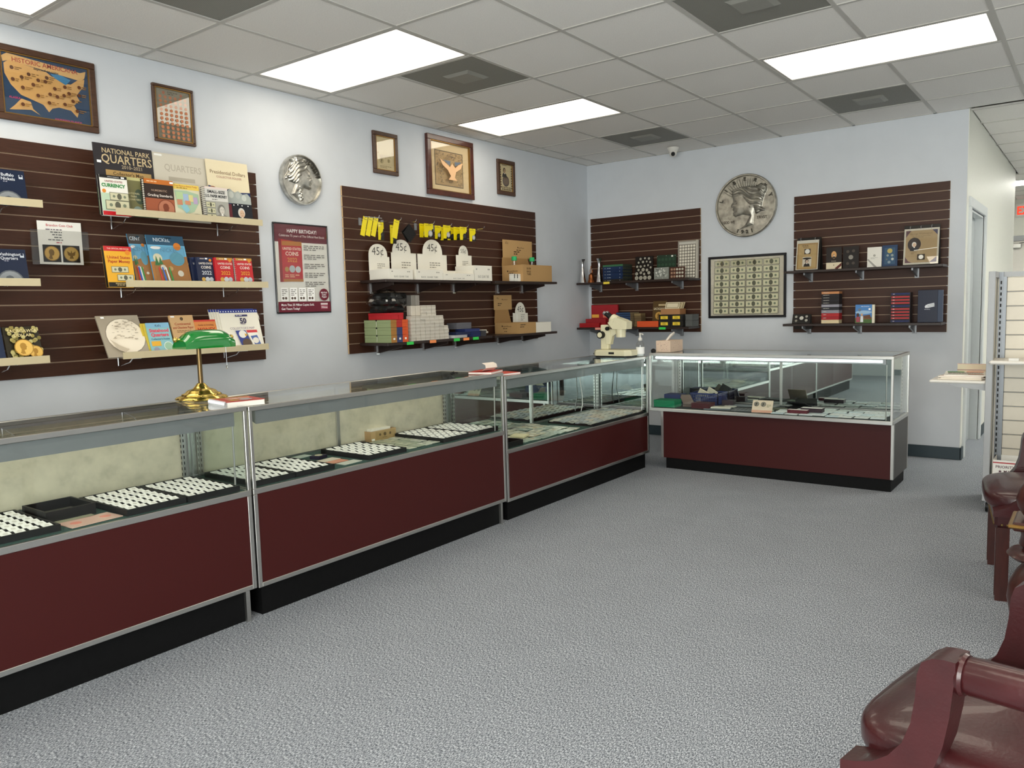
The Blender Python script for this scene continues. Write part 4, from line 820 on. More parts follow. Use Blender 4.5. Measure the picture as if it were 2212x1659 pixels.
for i in range(4):
    for j in range(4):
        card('coin_card', 'pale green sleeved coin card in the patch beside the currency box', 'coin card', 1.06+.09*i+random.uniform(-.01, .01), -4.135+.062*j, Z1+.0031*(j % 2), .082, .058, random.uniform(-.08, .08), random.choice(['#b5b89f', '#c6c8b2', '#a3ab95', '#d2d3c4']), dots=((0, .1, .012, '#8f9488'),), group='sleeved cards beside the currency box', m='gloss')
# ---------------------------------------------------------------- case under the microscope
Z3 = .455
t = thing('card_tray', 'black tray of overlapping slabbed coins in the case under the microscope', 'tray', (1.045, -2.35, Z3))
MB().box(0, .39, 0, .79, 0, .012).build('tray_base', 'black', t)
for a in ((0, .39, 0, .006), (0, .39, .784, .79), (0, .006, .006, .784), (.384, .39, .006, .784)): MB().box(*a, .012, .018).build('tray_rim', 'black', t)
for i in range(5):
    for j in range(10):
        card('slabbed_coin', 'grey slabbed coin overlapping its neighbours in the black tray', 'slabbed coin', 1.088+.076*i, -2.305+.077*j, Z3+.017, .066, .09, random.uniform(-.05, .05), random.choice(['#b9b8ac', '#a9adb0', '#d0cdbd', '#c7b9a6', '#9fa5a6']), .005, ((0, -.15, .017, random.choice(['#8d8f8c', '#6f6a62', '#c9c6b8'])),), 'slabbed coins in the black tray', (.1, 0), 'gloss')
for i in range(5):
    for j in range(9):
        if i > 2 and j < 2: continue
        card('sleeved_coin', 'cream or green sleeved coin in the loose patch left of the slabbed coin tray', 'sleeved coin', 1.0+.09*i+random.uniform(-.015, .015), -3.3+.1*j+random.uniform(-.012, .012), Z3+.001*((i+j) % 3), .078, .088, random.uniform(-.25, .25), random.choice(['#b6bfae', '#d9d4b8', '#e6e0c8', '#9fae9f', '#c9c8b4', '#b9a98a']), .003, ((0, 0, .016, random.choice(['#8a8f86', '#b59a6a', '#e9e5d6'])),), 'loose sleeved coins under the microscope', m='gloss')
card('display_card', 'square cream card lying on the loose sleeved coins', 'card', 1.24, -2.98, Z3+.008, .1, .1, .3, '#e6dcb4', .012)
t = thing('open_box', 'small open black box at the left end of the microscope case', 'box', (1.3, -3.34, Z3))
for a in ((0, .115, 0, .006), (0, .115, .154, .16), (0, .006, .006, .154), (.109, .115, .006, .154)): MB().box(*a, 0, .034).build('box_side', 'black', t)
MB().box(.006, .109, .006, .154, 0, .004).build('box_floor', 'black', t)
tag(MB().tube([(.985, -1.78, .86), (.985, -1.79, .72), (.99, -1.77, .6), (1.0, -1.785, .53), (.995, -1.8, .475)], .0035, 6, c='#e9e9e6').build('lamp_cord', 'print'), 'white cord hanging inside the microscope case', 'cord')
# ---------------------------------------------------------------- case before the back wall
Z4 = .5
for i in range(8):
    for j in range(5):
        if i < 1 and j > 2: continue
        card('sleeved_coin', 'pale blue sleeved coin set at the right end of the back wall case', 'sleeved coin', 2.47+.096*i+random.uniform(-.012, .012), -1.43+.084*j+random.uniform(-.008, .008), Z4+.0012*((i+2*j) % 4), .09, .07, random.uniform(-.1, .1), random.choice(['#eef6f8', '#f6fafa', '#dcebf1', '#f4f6f1', '#e6f1ee']), .004, ((-.2, 0, .008, '#c3cdd2'), (.15, .1, .008, '#cfd6d4')), 'pale sleeved sets in the back wall case', m='gloss')
def boxthing(name, label, cat, x0, x1, y0, y1, z0, z1, c, lid=None, items=None, rz=0, group=None, top=None, m='print', b=0.):
    """closed box: body, lid, optional print on the -y face"""
    t = thing(name, label, cat, ((x0+x1)/2, (y0+y1)/2, z0), (0, 0, rz), group); w = (x1-x0)/2; d = (y1-y0)/2; h = z1-z0; s = lid or .35
    MB().box(-w, w, -d, d, 0, h*(1-s)-.0006, c=c, b=b).build('box_body', m, t)
    MB().box(-w-.0008, w+.0008, -d-.0008, d+.0008, h*(1-s), h, c=c, cf={'+z': top or c}, b=b).build('box_lid', m, t)
    if items: art(t, 2*w, h, items, off=(-w, -d-.001, 0), name='box_print', m=m)
    return t
boxthing('storage_box', 'low green box at the left end of the back wall case', 'box', 1.475, 1.655, -1.46, -1.33, Z4, Z4+.055, '#0f7a52')
boxthing('storage_box', 'navy box behind the low green box', 'box', 1.49, 1.63, -1.3, -1.18, Z4, Z4+.085, '#27305f')
boxthing('storage_box', 'flat maroon box in front of the blue basket', 'box', 1.785, 1.93, -1.43, -1.31, Z4, Z4+.042, '#4a1c22')
t = thing('folded_case', 'brown leatherette case standing open beside the maroon box', 'case', (1.675, -1.32, Z4), (0, 0, .25))
MB().obox((0, 0, 0), (.09, 0, 0), (0, .012, 0), (-.05, .05, .085), c='#6a5a52').build('case_lid', 'print', t); MB().obox((0, -.06, 0), (.09, 0, 0), (0, .06, 0), (0, 0, .016), c='#5c4d46').build('case_base', 'print', t)
t = thing('plastic_basket', 'dark blue plastic basket of coin sets by the mirror doors', 'basket', (1.67, -1.2, Z4)); w, d, h = .24, .2, .095
MB().box(0, w, 0, d, 0, .004, c='#232f5c').build('basket_floor', 'print', t)
for nm, o, u in (('basket_side', (0, 0), (w, 0)), ('basket_side', (0, d), (w, 0)), ('basket_side', (0, 0), (0, d)), ('basket_side', (w, 0), (0, d))):
    q = MB(); L_ = u[0]+u[1]; n = int(L_/.016)
    for k in range(n+1):
        a = k*L_/n; x, y = o[0]+u[0]/L_*a, o[1]+u[1]/L_*a; q.box(x-.003, x+.003, y-.003, y+.003, .004, h, c='#2a3768')
    for z in (.01, .035, .06, h-.012): q.box(o[0]-.002, o[0]+u[0]+.002, o[1]-.002, o[1]+u[1]+.002, z, z+(.012 if z > .08 else .006), c='#2a3768')
    q.build(nm, 'print', t)
for k, (x, y, rz, tl, c, lb) in enumerate(((1.72, -1.13, .3, .5, '#e6dcc4', 'cream coin set leaning out of the blue basket, at left'), (1.79, -1.1, -.1, .25, '#d9d4c0', 'cream coin set leaning out of the blue basket, at right'), (1.83, -1.12, .1, .1, '#20264a', 'navy coin set lying across the blue basket'), (1.76, -1.16, 0, -.2, '#1d2344', 'navy coin set in the front of the blue basket'))):
    o = MB().box(-.045, .045, -.005, .005, 0, .13, c=c, cf={'-x': '#3a3a3a'}).build('coin_set', 'print'); o.location = (x, y, Z4+.01); o.rotation_euler = (tl, .5 if k < 2 else 1.2, rz); tag(o, lb, 'coin set', 'coin sets in the blue basket')
card('coin_plate', 'oval pale commemorative plate on a grey folder', 'plate', 2.0, -1.35, Z4+.006, .15, .09, .2, '#e4e0d0', .008, ((0, 0, .03, '#c9c3b0'),))
card('coin_folder', 'grey blue open folder under the oval plate', 'folder', 1.98, -1.37, Z4, .2, .14, .25, '#6f7880', .005)
t = thing('coin_folder', 'grey folder with rows of coin slots before the pink card', 'folder', (2.19, -1.36, Z4), (0, 0, .1))
q = MB().box(-.09, .09, -.065, .065, 0, .006, c='#77797a')
for i in range(6):
    for j in range(4): q.cyl((-.075+.03*i, -.048+.032*j, .006), (-.075+.03*i, -.048+.032*j, .0072), .011, n=10, c='#55585a')
q.build('slot_page', 'print', t)
t = thing('coin_card', 'pink and cream card with two large coins standing in the back wall case', 'coin card', (2.275, -1.455, Z4), (math.radians(-30), 0, .08))
MB().box(0, .15, 0, .004, 0, .1, c='#e2cdb6').build('card_board', 'print', t); art(t, .15, .1, [('r', 0, .8, 1, .2, '#d9a48c'), ('coin', .2, .32, .13, '#8a8378', '#4a443c'), ('coin', .54, .33, .13, '#8a8378', '#4a443c'), ('n', .72, .35, .22, 3, .08, '#8a8a6a')], m='print')
for x, y, w, l, rz, c, z, lb in ((2.08, -1.12, .2, .11, .1, '#7e868c', .004, 'grey album page lying by the mirror doors'), (2.27, -1.1, .16, .12, -.1, '#9aa0a2', .006, 'light grey album page left of the centre upright'), (2.4, -1.2, .12, .09, .3, '#5b5f4c', .005, 'olive coin card by the centre upright'), (2.02, -1.23, .09, .06, 0, '#dfe0d2', .006, 'small white coin card behind the oval plate'), (2.35, -1.33, .1, .07, .2, '#a9b59c', .004, 'pale green coin card right of the pink card')):
    card('coin_page', lb, 'coin card', x, y, Z4, w, l, rz, c, z)
boxthing('jewel_case', 'dark maroon presentation case behind the pale sleeved sets', 'case', 2.6, 2.75, -1.33, -1.26, Z4+.006, Z4+.036, '#2c1220', top='#efece8')
boxthing('jewel_case', 'crimson presentation case among the pale sleeved sets', 'case', 2.53, 2.67, -1.42, -1.365, Z4+.006, Z4+.03, '#5a1020', top='#efe0dc')
t = thing('open_album', 'black album lying half open by the mirror doors', 'album', (2.42, -1.12, Z4), (0, 0, -.3))
MB().box(0, .16, 0, .1, 0, .012).build('album_cover', 'black', t); MB().obox((0, .1, .012), (.16, 0, 0), (0, -.08, .03), (0, .001, .008)).build('album_cover', 'black', t)
card('coin_slab', 'short dark album on the shelf end behind the blue basket', 'album', 1.97, -1.12, Z4, .09, .06, 0, '#3c2f36', .04)
# ================================================================ things standing on the cases
t = thing('bankers_lamp', 'brass banker lamp with a green glass shade', 'lamp', (.95, -5.11, .9365))
b = MB().lathe([(.105, 0), (.108, .006), (.1, .014), (.082, .02), (.08, .026), (.066, .032), (.058, .042), (.05, .046), (.034, .052), (.026, .062), (.02, .07), (.016, .075)], 40, sx=1, sy=1.08, mod=lambda a, z: .05*math.sin(8*a)*(1 if .005 < z < .05 else .2))
b.build('base', 'brass', t, smooth=50)
MB().cyl((0, 0, .072), (0, 0, .26), .0115, .0105, n=16).cyl((0, 0, .26), (0, 0, .27), .014, n=16).build('pole', 'pole', t, smooth=40)
MB().tube([(0, 0, .255), (.02, 0, .275), (.05, 0, .285)], .006).tube([(.05, -.135, .287), (.05, .135, .287)], .005).build('yoke', 'brass', t)
for s in (-1, 1): MB().lathe([(.004, -.012), (.011, -.006), (.012, .002), (.006, .01)], 14).build('knob', 'brass', t, loc=(.05, s*.142, .287), rot=(s*R90, 0, 0), smooth=50)
q = MB(); nu, nv = 20, 14
def shade_pt(u, v, o):
    L_, rx, rz = .127-o, .062-o, .085-o; e = abs(u)**2.6
    s = (1-e**1.5)**.42 if e < 1 else 0; s = max(s, .5)
    a = math.pi*v; cx = .05+.012*math.sin(a)
    return (cx-rx*math.cos(a)*(.85+.15*s)*1.0, L_*u, .243+rz*s*math.sin(a)**.7)
outer = [[shade_pt(-1+2*i/nu, j/nv, 0) for j in range(nv+1)] for i in range(nu+1)]; inner = [[shade_pt(-1+2*i/nu, j/nv, .004) for j in range(nv+1)] for i in range(nu+1)]
n1 = nv+1
vs = [p for r_ in outer for p in r_]+[p for r_ in inner for p in r_]; K = (nu+1)*n1
fs = [(i*n1+j, (i+1)*n1+j, (i+1)*n1+j+1, i*n1+j+1) for i in range(nu) for j in range(nv)]; fs += [tuple(K+a for a in reversed(f)) for f in fs]
for i in range(nu):
    for j in (0, nv): fs.append((i*n1+j, (i+1)*n1+j, K+(i+1)*n1+j, K+i*n1+j))
fs += [tuple(range(n1)), tuple(nu*n1+j for j in range(n1))]
q.add(vs, fs).build('lamp_shade', 'glassg', t, smooth=50)
MB().tube([(.05, .11, .25), (.05, .112, .15)], .0012, 5).lathe([(.001, -.008), (.005, -.004), (.006, 0), (.005, .004), (.001, .008)], 10, (.05, .112, .145)).build('pull_chain', 'chrome', t)
t = thing('spiral_notebook', 'thick spiral bound book with a red cover lying by the lamp', 'book', (1.315, -5.165, .9365), (0, 0, R90-.22))
MB().box(-.085, .085, -.1, .1, 0, .0015, c='#efe9e0').box(-.085, .085, -.1, .1, .022, .0235, c='#c9463c', cf={}).build('cover', 'gloss', t); MB().box(-.08, .083, -.098, .098, .0015, .022, c='#eeeae0').build('pages', 'print', t)
a = art(t, .17, .2, [('r', 0, 0, 1, 1, '#c1453c'), ('r', 0, 0, 1, .16, '#b98a3c'), ('t', .5, .3, .09, 'COINS', '#f4ece0', .7), ('c', .3, .75, .14, '#c9a04a'), ('c', .62, .74, .16, '#c3c8ce'), ('p', [(.2, .4), (.9, .35), (.8, .55), (.3, .6)], '#e9b59c')], off=(-.085, -.1, .0238), rot=(-R90, 0, 0))
a.location = (-.085, -.1, .0242)
q = MB()
for k in range(22): q.tube([(-.088+.006*math.cos(x), -.094+.0088*k, .012+.014*math.sin(x)) for x in [2*math.pi*j/8 for j in range(9)]], .0012, 4, c='#dcdcde')
q.build('spiral_binding', 'metalp', t)
tag(MB().tube([(1.13, -5.13, .9405), (1.13, -5.02, .9405)], .0035, 6, c='#2a3a8a').cyl((1.13, -5.02, .9405), (1.13, -5.0, .9405), .0035, .001, n=6, c='#222').build('pen', 'print'), 'blue pen lying behind the red spiral bound book', 'pen')
def glassbook(name, label, x, y, z, w, l, h, rz, c, pc):
    t = thing(name, label, 'booklet', (x, y, z), (0, 0, rz))
    MB().box(-w/2, w/2, -l/2, l/2, 0, .001, c=c).box(-w/2, w/2, -l/2, l/2, h-.001, h, c=c).build('cover', 'gloss', t); MB().box(-w/2+.002, w/2-.002, -l/2+.002, l/2-.002, .001, h-.001, c=pc).build('pages', 'print', t)
    return t
glassbook('price_guide', 'red and white booklet lying where the second and third cases meet', 1.36, -3.47, .9355, .15, .2, .013, .3, '#c8473f', '#f0eae0')
glassbook('price_guide', 'white booklet with red edge on the microscope case corner', 1.34, -3.28, .9095, .14, .19, .012, -.15, '#e0584c', '#f6f2ea')
q = MB(); pts = [(.0, 0), (.07, .004), (.1, .02), (.095, .04), (.07, .05)]
for k in range(4): q.obox((pts[k][0], 0, pts[k][1]), (pts[k+1][0]-pts[k][0], 0, pts[k+1][1]-pts[k][1]), (0, .11, 0), (0, 0, .001), c='#f2e3d4' if k else '#cf5a4c')
o = q.build('open_flyer', 'print'); o.location = (1.31, -3.53, .949); tag(o, 'curled flyer standing open on the red and white booklet', 'flyer')
tag(MB().tube([(1.2+.02*math.cos(a), -3.58+.03*math.sin(a), .9395) for a in [2*math.pi*k/14 for k in range(13)]], .003, 5).cyl((1.2, -3.61, .9355), (1.22, -3.6, .946), .008, n=8).build('eyeglasses', 'black'), 'dark folded eyeglasses beside the curled flyer', 'eyeglasses')
# microscope
t = thing('microscope', 'ivory stereo microscope on the corner of the display cases', 'microscope', (1.05, -1.7, .9095))
q = MB(); s = [(0, .0), (0, .05), (.02, .058), (.25, .058), (.33, .05), (.33, .0)]
prof = [(0, .03), (.03, 0), (.29, 0), (.335, .04), (.335, .14), (.29, .18), (.03, .18), (0, .15)]
q.prism(prof, .012, .05, 'z'); q.prism([(x*.96+.006, y*.94+.005) for x, y in prof], .05, .058, 'z'); q.build('foot', 'ivory', t, smooth=30)
MB().prism([(x*.97+.005, y*.97+.003) for x, y in prof], .002, .012, 'z').build('foot_pads', 'black', t)
MB().box(.15, .2, -.001, 0, .026, .042).build('maker_label', 'black', t)
MB().box(.04, .11, .065, .115, .058, .258, b=.006).build('pillar', 'ivory', t)
MB().prism([(.1, .12), (.13, .1), (.15, .18), (.2, .2), (.2, .225), (.095, .22)], .07, .11, 'y').build('focus_arm', 'ivory', t); MB().box(.09, .13, .06, .12, .1, .215, b=.004).build('focus_carriage', 'ivory', t)
for y0, y1 in ((.03, .065), (.115, .15)):
    MB().cyl((.055, y0, .178), (.055, y1, .178), .03, n=20).build('focus_knob', 'black', t, smooth=40)
MB().cyl((.055, .026, .178), (.055, .031, .178), .021, n=20).build('knob_cap', 'ivory', t, smooth=40)
MB().prism([(.12, .275), (.16, .225), (.29, .222), (.292, .28), (.255, .298), (.19, .318)], .045, .135, 'y').build('head', 'ivory', t, smooth=20)
MB().cyl((.215, .09, .235), (.215, .09, .158), .042, .038, n=24).build('objective_barrel', 'ivory', t, smooth=40)
MB().cyl((.12, .03, .228), (.12, .05, .228), .016, n=14).build('zoom_knob', 'black', t)
MB().cyl((.175, .09, .285), (.135, .09, .31), .047, .04, n=20).build('prism_housing', 'ivory', t, smooth=40)
for y in (.068, .112): MB().cyl((.15, y, .302), (.075, y, .356), .017, .0135, n=16).build('eyepiece', 'black', t, smooth=40); MB().cyl((.088, y, .347), (.073, y, .3575), .0165, .0155, n=16).build('eyecup', 'alud', t, smooth=40)
MB().tube([(0, .09, .03), (-.03, .09, .03), (-.05, .11, .02), (-.06, .2, .004)], .006, 8).build('power_cord', 'black', t)
MB().obox((.145, .075, .165), (.05, 0, .03), (0, .03, 0), (-.012, 0, .02), c='#d9d6c0').build('tilt_lamp', 'print', t)
# hand sanitizer
t = thing('sanitizer_bottle', 'clear pump bottle of hand sanitizer beside the microscope', 'bottle', (1.392, -1.525, .9095))
MB().lathe([(.03, 0), (.033, .004), (.033, .09), (.03, .105), (.018, .122), (.012, .128)], 24).build('bottle_body', 'clear', t, smooth=50)
MB().lathe([(.0295, .004), (.0295, .075), (.001, .0755)], 20, c='#dfe8e6').build('gel', 'print', t, smooth=50)
MB().lathe([(.0335, .02), (.0335, .075)], 24, c='#f6f6f2').build('bottle_label', 'print', t, smooth=50)
MB().lathe([(.014, .126), (.016, .13), (.016, .148), (.008, .152), (.006, .17), (.009, .174), (.009, .184), (.002, .188)], 18).tube([(0, 0, .18), (.028, -.012, .18), (.034, -.014, .172)], .0045, 8).build('pump', 'white', t, smooth=50)
# tissue box
t = thing('tissue_box', 'speckled pink tissue box on the back wall case', 'tissue box', (1.462, -1.385, .9355))
q = MB().box(0, .125, 0, .235, 0, .092, c='#dcc3ac')
rr = random.Random(5)
for k in range(60):
    u, v, r = rr.random(), rr.random(), rr.uniform(.002, .0042); c = rr.choice(['#8a4a4a', '#7a7468', '#b58a8a', '#4f4a48'])
    if k % 2: q.box(.1251, .1256, .01+u*.2, .01+u*.2+r, .005+v*.075, .005+v*.075+r, c=c)
    else: q.box(.008+u*.1, .008+u*.1+r, -.0006, -.0001, .005+v*.075, .005+v*.075+r, c=c)
q.build('carton', 'print', t)
q = MB(); q.tube([(.06, .06, .085), (.06, .085, .1), (.066, .125, .125), (.07, .165, .14), (.072, .185, .138)], [.02, .026, .03, .026, .006], 12, c='#f5efe4', sy=.35); q.build('tissue', 'print', t, smooth=60)
tag(MB().lathe([(.016, 0), (.02, .01), (.02, .022), (.012, .03), (.003, .034)], 16).build('desk_bell', 'black', loc=(1.478, -1.465, .9355), smooth=50), 'small round black bell peeking out behind the sanitizer bottle', 'bell')  # small round black object, not identified
# ================================================================ goods on the second slatwall (world coordinates, faces +x)
def header_box(label, y0, y1, hy0, hy1, arch, z1, hz, top, price, text=True, psz=.06, low=None):
    """display carton: open tray and an arched header card rising from its back"""
    zs = 1.5525; xf = .267; t = thing('display_carton', label, 'carton', (0, 0, 0), group='white coin tube cartons'); c = '#ece8dc'; e = .003
    z = zs; zf = low or z1
    MB().box(xf-e, xf, y0, y1, z, zf, c=c).build('front_wall', 'print', t); MB().box(.06, .06+e, y0, y1, z, z1, c=c).build('rear_wall', 'print', t)
    for y in (y0, y1-e): MB().box(.06+e, xf-e, y, y+e, z, z1, c=c).build('side_wall', 'print', t)
    MB().box(.06+e, xf-e, y0+e, y1-e, z, z+.002, c=c).build('carton_floor', 'print', t)
    cy = (arch[0]+arch[1])/2; r = (arch[1]-arch[0])/2; za = hz; ry = top-hz
    poly = [(hy0, z1-.03), (hy1, z1-.03), (hy1, hz)]+[(cy+r*math.cos(a), za+ry*math.sin(a)**.8) for a in [math.pi*k/16 for k in range(17)]]+[(hy0, hz)]
    MB().prism(poly, .0575, .06, 'x', c=c).build('header_card', 'print', t)
    art(t, 2*r, top-hz+.02, [('t', .48, .45, psz/(top-hz+.02), price, '#55534e', .62, 'c', -.004)], off=(.0606, cy-r, hz-.02), name='price_lettering', m='print', rot=(0, 0, R90))
    art(t, hy1-hy0, hz-z1, [('n', .4, .5, .36, 3, .14, '#9a968c')], off=(.0606, hy0, z1), name='small_print', m='print', rot=(0, 0, R90))
    if text:
        art(t, y1-y0, zf-z, [('t', .5, .72, .17, 'BLACK  SQUARE  TUBES', '#77746c', .62, 'c', 0), ('n', .08, .2, .12, 1, .2, '#99958c'), ('n', .75, .2, .2, 1, .2, '#99958c')], off=(xf+.0002, y0, z), name='carton_print', m='print', rot=(0, 0, R90))
    return t
header_box('leftmost white arched carton marked 45¢', -3.172, -2.934, -3.172, -2.965, (-3.172, -2.985), 1.627, 1.728, 1.82, '45¢')
header_box('second white arched carton marked 45¢', -2.9, -2.604, -2.945, -2.675, (-2.93, -2.735), 1.628, 1.764, 1.864, '45¢')
header_box('third and tallest white arched carton marked 45¢', -2.6, -2.225, -2.66, -2.318, (-2.6, -2.37), 1.64, 1.764, 1.882, '45¢', low=1.607)
header_box('small white arched carton marked 55¢', -2.216, -1.99, -2.2, -2.0, (-2.165, -2.045), 1.676, 1.772, 1.853, '55¢', psz=.035)
def carton(name, label, y0, y1, xf, z0, z1, lid=None, txt_side=(), txt_front=(), flap=False):
    t = thing(name, label, 'carton'); c = '#b5905f'; e = .004
    MB().box(xf-e, xf, y0, y1, z0, z1, c=c).build('front_wall', 'print', t); MB().box(.045, .045+e, y0, y1, z0, z1, c=c).build('rear_wall', 'print', t)
    for y in (y0, y1-e): MB().box(.045+e, xf-e, y, y+e, z0, z1, c=c).build('side_wall', 'print', t)
    MB().box(.045+e, xf-e, y0+e, y1-e, z0, z0+.003, c=c).build('carton_floor', 'print', t)
    if lid:
        a, b_, l0, l1, items = lid
        MB().box(.041, .045, a, b_, l0, l1, c='#bd9866').build('carton_lid', 'print', t)
        art(t, b_-a, l1-l0, items, off=(.0455, a, l0), name='lid_print', m='print', rot=(0, 0, R90))
        if flap: MB().prism([(y0, z1), (y1-.02, z1), (y1-.06, l0), (y0+.01, l0)], .042, .045, 'x', c='#a98353').build('carton_flap', 'print', t)
    if txt_side: art(t, xf-.045, z1-z0, txt_side, off=(.045, y0-.0004, z0), name='carton_print', m='print')
    if txt_front: art(t, y1-y0, z1-z0, txt_front, off=(xf+.0004, y0, z0), name='carton_print', m='print', rot=(0, 0, R90))
    return t
DK = '#4a3520'
carton('tube_carton', 'open brown carton of silver eagle tubes with a lid marked 65¢', -1.56, -1.106, .274, 1.5525, 1.7, (-1.54, -1.09, 1.775, 1.935, [('t', .13, .16, .14, '65¢', DK, .2, 'c', -.004), ('t', .6, .4, .08, '● guardhouse', DK, .4, 'c', .0), ('n', .45, .52, .3, 1, .1, DK), ('n', .36, .62, .2, 2, .12, DK)]),
       [('t', .5, .35, .1, '● guardhouse', DK, .6, 'c', 0), ('n', .3, .46, .4, 1, .1, DK)], [('t', .2, .22, .11, 'SILVER', DK, .2), ('t', .2, .4, .11, 'EAGLE', DK, .2), ('t', .2, .56, .11, 'TUBES', DK, .18)], flap=True)
carton('tube_carton', 'low brown carton with an upright lid on the lower right shelf', -1.688, -1.425, .305, 1.0985, 1.194, (-1.69, -1.43, 1.31, 1.44, [('t', .2, .2, .12, '45¢', DK, .25, 'c', -.004), ('t', .6, .3, .08, '● guardhouse', DK, .5, 'c', 0), ('n', .2, .55, .25, 2, .12, DK)]),
       [('t', .5, .3, .14, '● guardhouse', DK, .6, 'c', 0), ('n', .35, .5, .3, 1, .12, DK), ('n', .4, .75, .2, 1, .14, DK)], [('n', .1, .15, .35, 2, .2, DK)], flap=True)
for k, (y, lb) in enumerate(((-1.475, 'clear coin tube with a green cap in the 65¢ carton, at left'), (-1.2, 'clear coin tube with a green cap in the 65¢ carton, at right'))):
    t = thing('coin_tube', lb, 'coin tube', (.12, y, 1.5555))
    MB().lathe([(.021, 0), (.022, .01), (.022, .19)], 16).build('tube_body', 'clear', t, smooth=40); MB().lathe([(.024, .19), (.024, .222), (.02, .226), (.001, .227)], 16, c='#2fae6a').build('tube_cap', 'print', t, smooth=40)
for k in range(4):
    t = thing('square_tube', 'white square coin tube, number %s of four beside the brown carton' % ('one', 'two', 'three', 'four')[k], 'coin tube', (.23, -1.68+.042*k, 1.5525), group='white square tubes')
    MB().box(-.018, .018, 0, .038, 0, .05, c='#e9e7df', b=.002).build('tube_body', 'print', t); MB().box(-.018, .018, 0, .038, .05, .066, c='#dedbd2', b=.002).build('tube_lid', 'print', t)
    if k in (0, 1): MB().box(.0181, .019, .026, .036, .028, .064, c='#1a1a1a').build('black_sticker', 'print', t)
t = thing('header_card', 'white arched 45¢ card standing in the low brown carton', 'card', (.05, -1.395, 1.0985)); R_ = .08
MB().box(.003, .03, -.025, .2, 0, .003, c='#ece8dc').build('card_base', 'print', t)
MB().prism([(-.03, .0), (.21, 0), (.2, .175), (.165, .175)]+[(.085+R_*math.cos(a), .175+.1*math.sin(a)) for a in [math.pi*k/12 for k in range(1, 12)]]+[(.005, .175), (-.03, .18)], 0, .003, 'x', c='#ece8dc').build('card_board', 'print', t)
art(t, .16, .1, [('t', .5, .5, .55, '45¢', '#55534e', .6, 'c', -.004)], off=(.0034, .005, .165), name='price_lettering', m='print', rot=(0, 0, R90)); art(t, .2, .08, [('n', .45, .2, .3, 4, .2, '#9a968c'), ('r', .1, .1, .1, .9, '#f4f2ea')], off=(.0034, 0, .1), name='small_print', m='print', rot=(0, 0, R90))
boxthing('white_carton', 'small white carton right of the low brown carton', 'carton', .1, .3, -1.419, -1.177, 1.0985, 1.188, '#ece8dc', lid=.2)
# coloured long boxes
cols = (('#8f9c72', '#a8763a'), ('#37406a', '#37406a'), ('#d95a2c', '#d95a2c'))
rows = ('bottom', 'middle', 'top')
for r_ in range(3):
    for k in range(3):
        body, front = cols[k]
        if k == 1 and r_ == 2: body = front = '#b3302c'
        nm = (('sage green', 'navy' if r_ < 2 else 'brick red', 'orange')[k])
        y0 = -3.236+.0575*k; z0 = 1.1005+.0545*r_
        t = thing('coin_box', '%s long coin box with %s front, %s row of the stack' % (nm, ('an ochre', 'a plain', 'a plain')[k], rows[r_]), 'box', (.05, y0, z0), group='stacked long coin boxes')
        q = MB().box(0, .272, 0, .0565, 0, .033, c=body, cf={'+x': front}); q.build('box_body', 'print', t)
        MB().box(-.0008, .273, -.0006, .057, .0335, .053, c=body, cf={'+x': front}).build('box_lid', 'print', t)
        if k == 0: MB().cyl((.13, -.002, .05), (.13, -.006, .05), .006, n=10, c='#1c1c1c').tube([(.13, -.004, .05), (.132, -.005, .02), (.128, -.004, .004)], .0012, 4, c='#e9e6da').build('string_tie', 'print', t)
        if r_ == 0:
            MB().box(.273, .2736, .02, .038, .02, .034, c='#f4f1e8').build('price_sticker', 'print', t)
boxthing('coin_box', 'bright red box lying on top of the long box stack, left part', 'box', .06, .3, -3.2, -3.135, 1.2645, 1.312, '#b5232a'); boxthing('coin_box', 'bright red box lying on top of the long box stack, right part', 'box', .06, .3, -3.132, -3.085, 1.2645, 1.312, '#b5232a')
# crumpled clear bag of black pouches
t = thing('plastic_bag', 'crumpled clear plastic bag of black pouches on the red boxes', 'bag', (.17, -3.12, 1.3135))
def crumple(n, m_, rx, ry, rz, z0, seed, amp):
    rr = random.Random(seed); vs = []; fs = []
    for i in range(m_+1):
        a = math.pi*i/m_
        for j in range(n):
            b_ = 2*math.pi*j/n; f = 1+rr.uniform(-amp, amp)
            vs.append((rx*math.sin(a)*math.cos(b_)*f, ry*math.sin(a)*math.sin(b_)*f, max(0, z0+rz*math.cos(a)*f)))
    for i in range(m_):
        for j in range(n): fs.append((i*n+j, i*n+(j+1) % n, (i+1)*n+(j+1) % n, (i+1)*n+j))
    return vs, fs
for k, (z, yy, rz_) in enumerate(((.004, .0, .1), (.052, .03, -.15), (.098, .035, .2))):
    b_ = MB().box(-.085, .085, -.1, .1, 0, .044, b=.012)
    b_.v = [(x+random.uniform(-.006, .006), y+random.uniform(-.008, .008), max(0, z_+random.uniform(-.005, .005))) for x, y, z_ in b_.v]; b_.build('black_pouch', 'black', t, loc=(0, yy, z), rot=(0, 0, rz_))
b_ = MB(); b_.add(*crumple(30, 14, .13, .15, .082, .082, 5, .13)); b_.build('clear_film', 'clear', t, smooth=15)
MB().box(.1, .101, -.07, -.055, .08, .094, c='#e9e9e9').build('price_sticker', 'print', t, rot=(0, 0, -.2))
for k in range(4):
    tag(MB().box(0, .05, 0, .043, 0, .08, c=('#6f6c68', '#5d5a57', '#8f8a82', '#98928a')[k], b=.004).build('holder_pack', 'print', loc=(.15, -2.985+.047*k, 1.361)), ('dark grey upright pack behind the plastic bag, leftmost', 'dark grey upright pack behind the plastic bag, second', 'light grey upright pack on the white bundles, third', 'light grey upright pack on the white bundles, rightmost')[k], 'pack', 'upright grey packs')
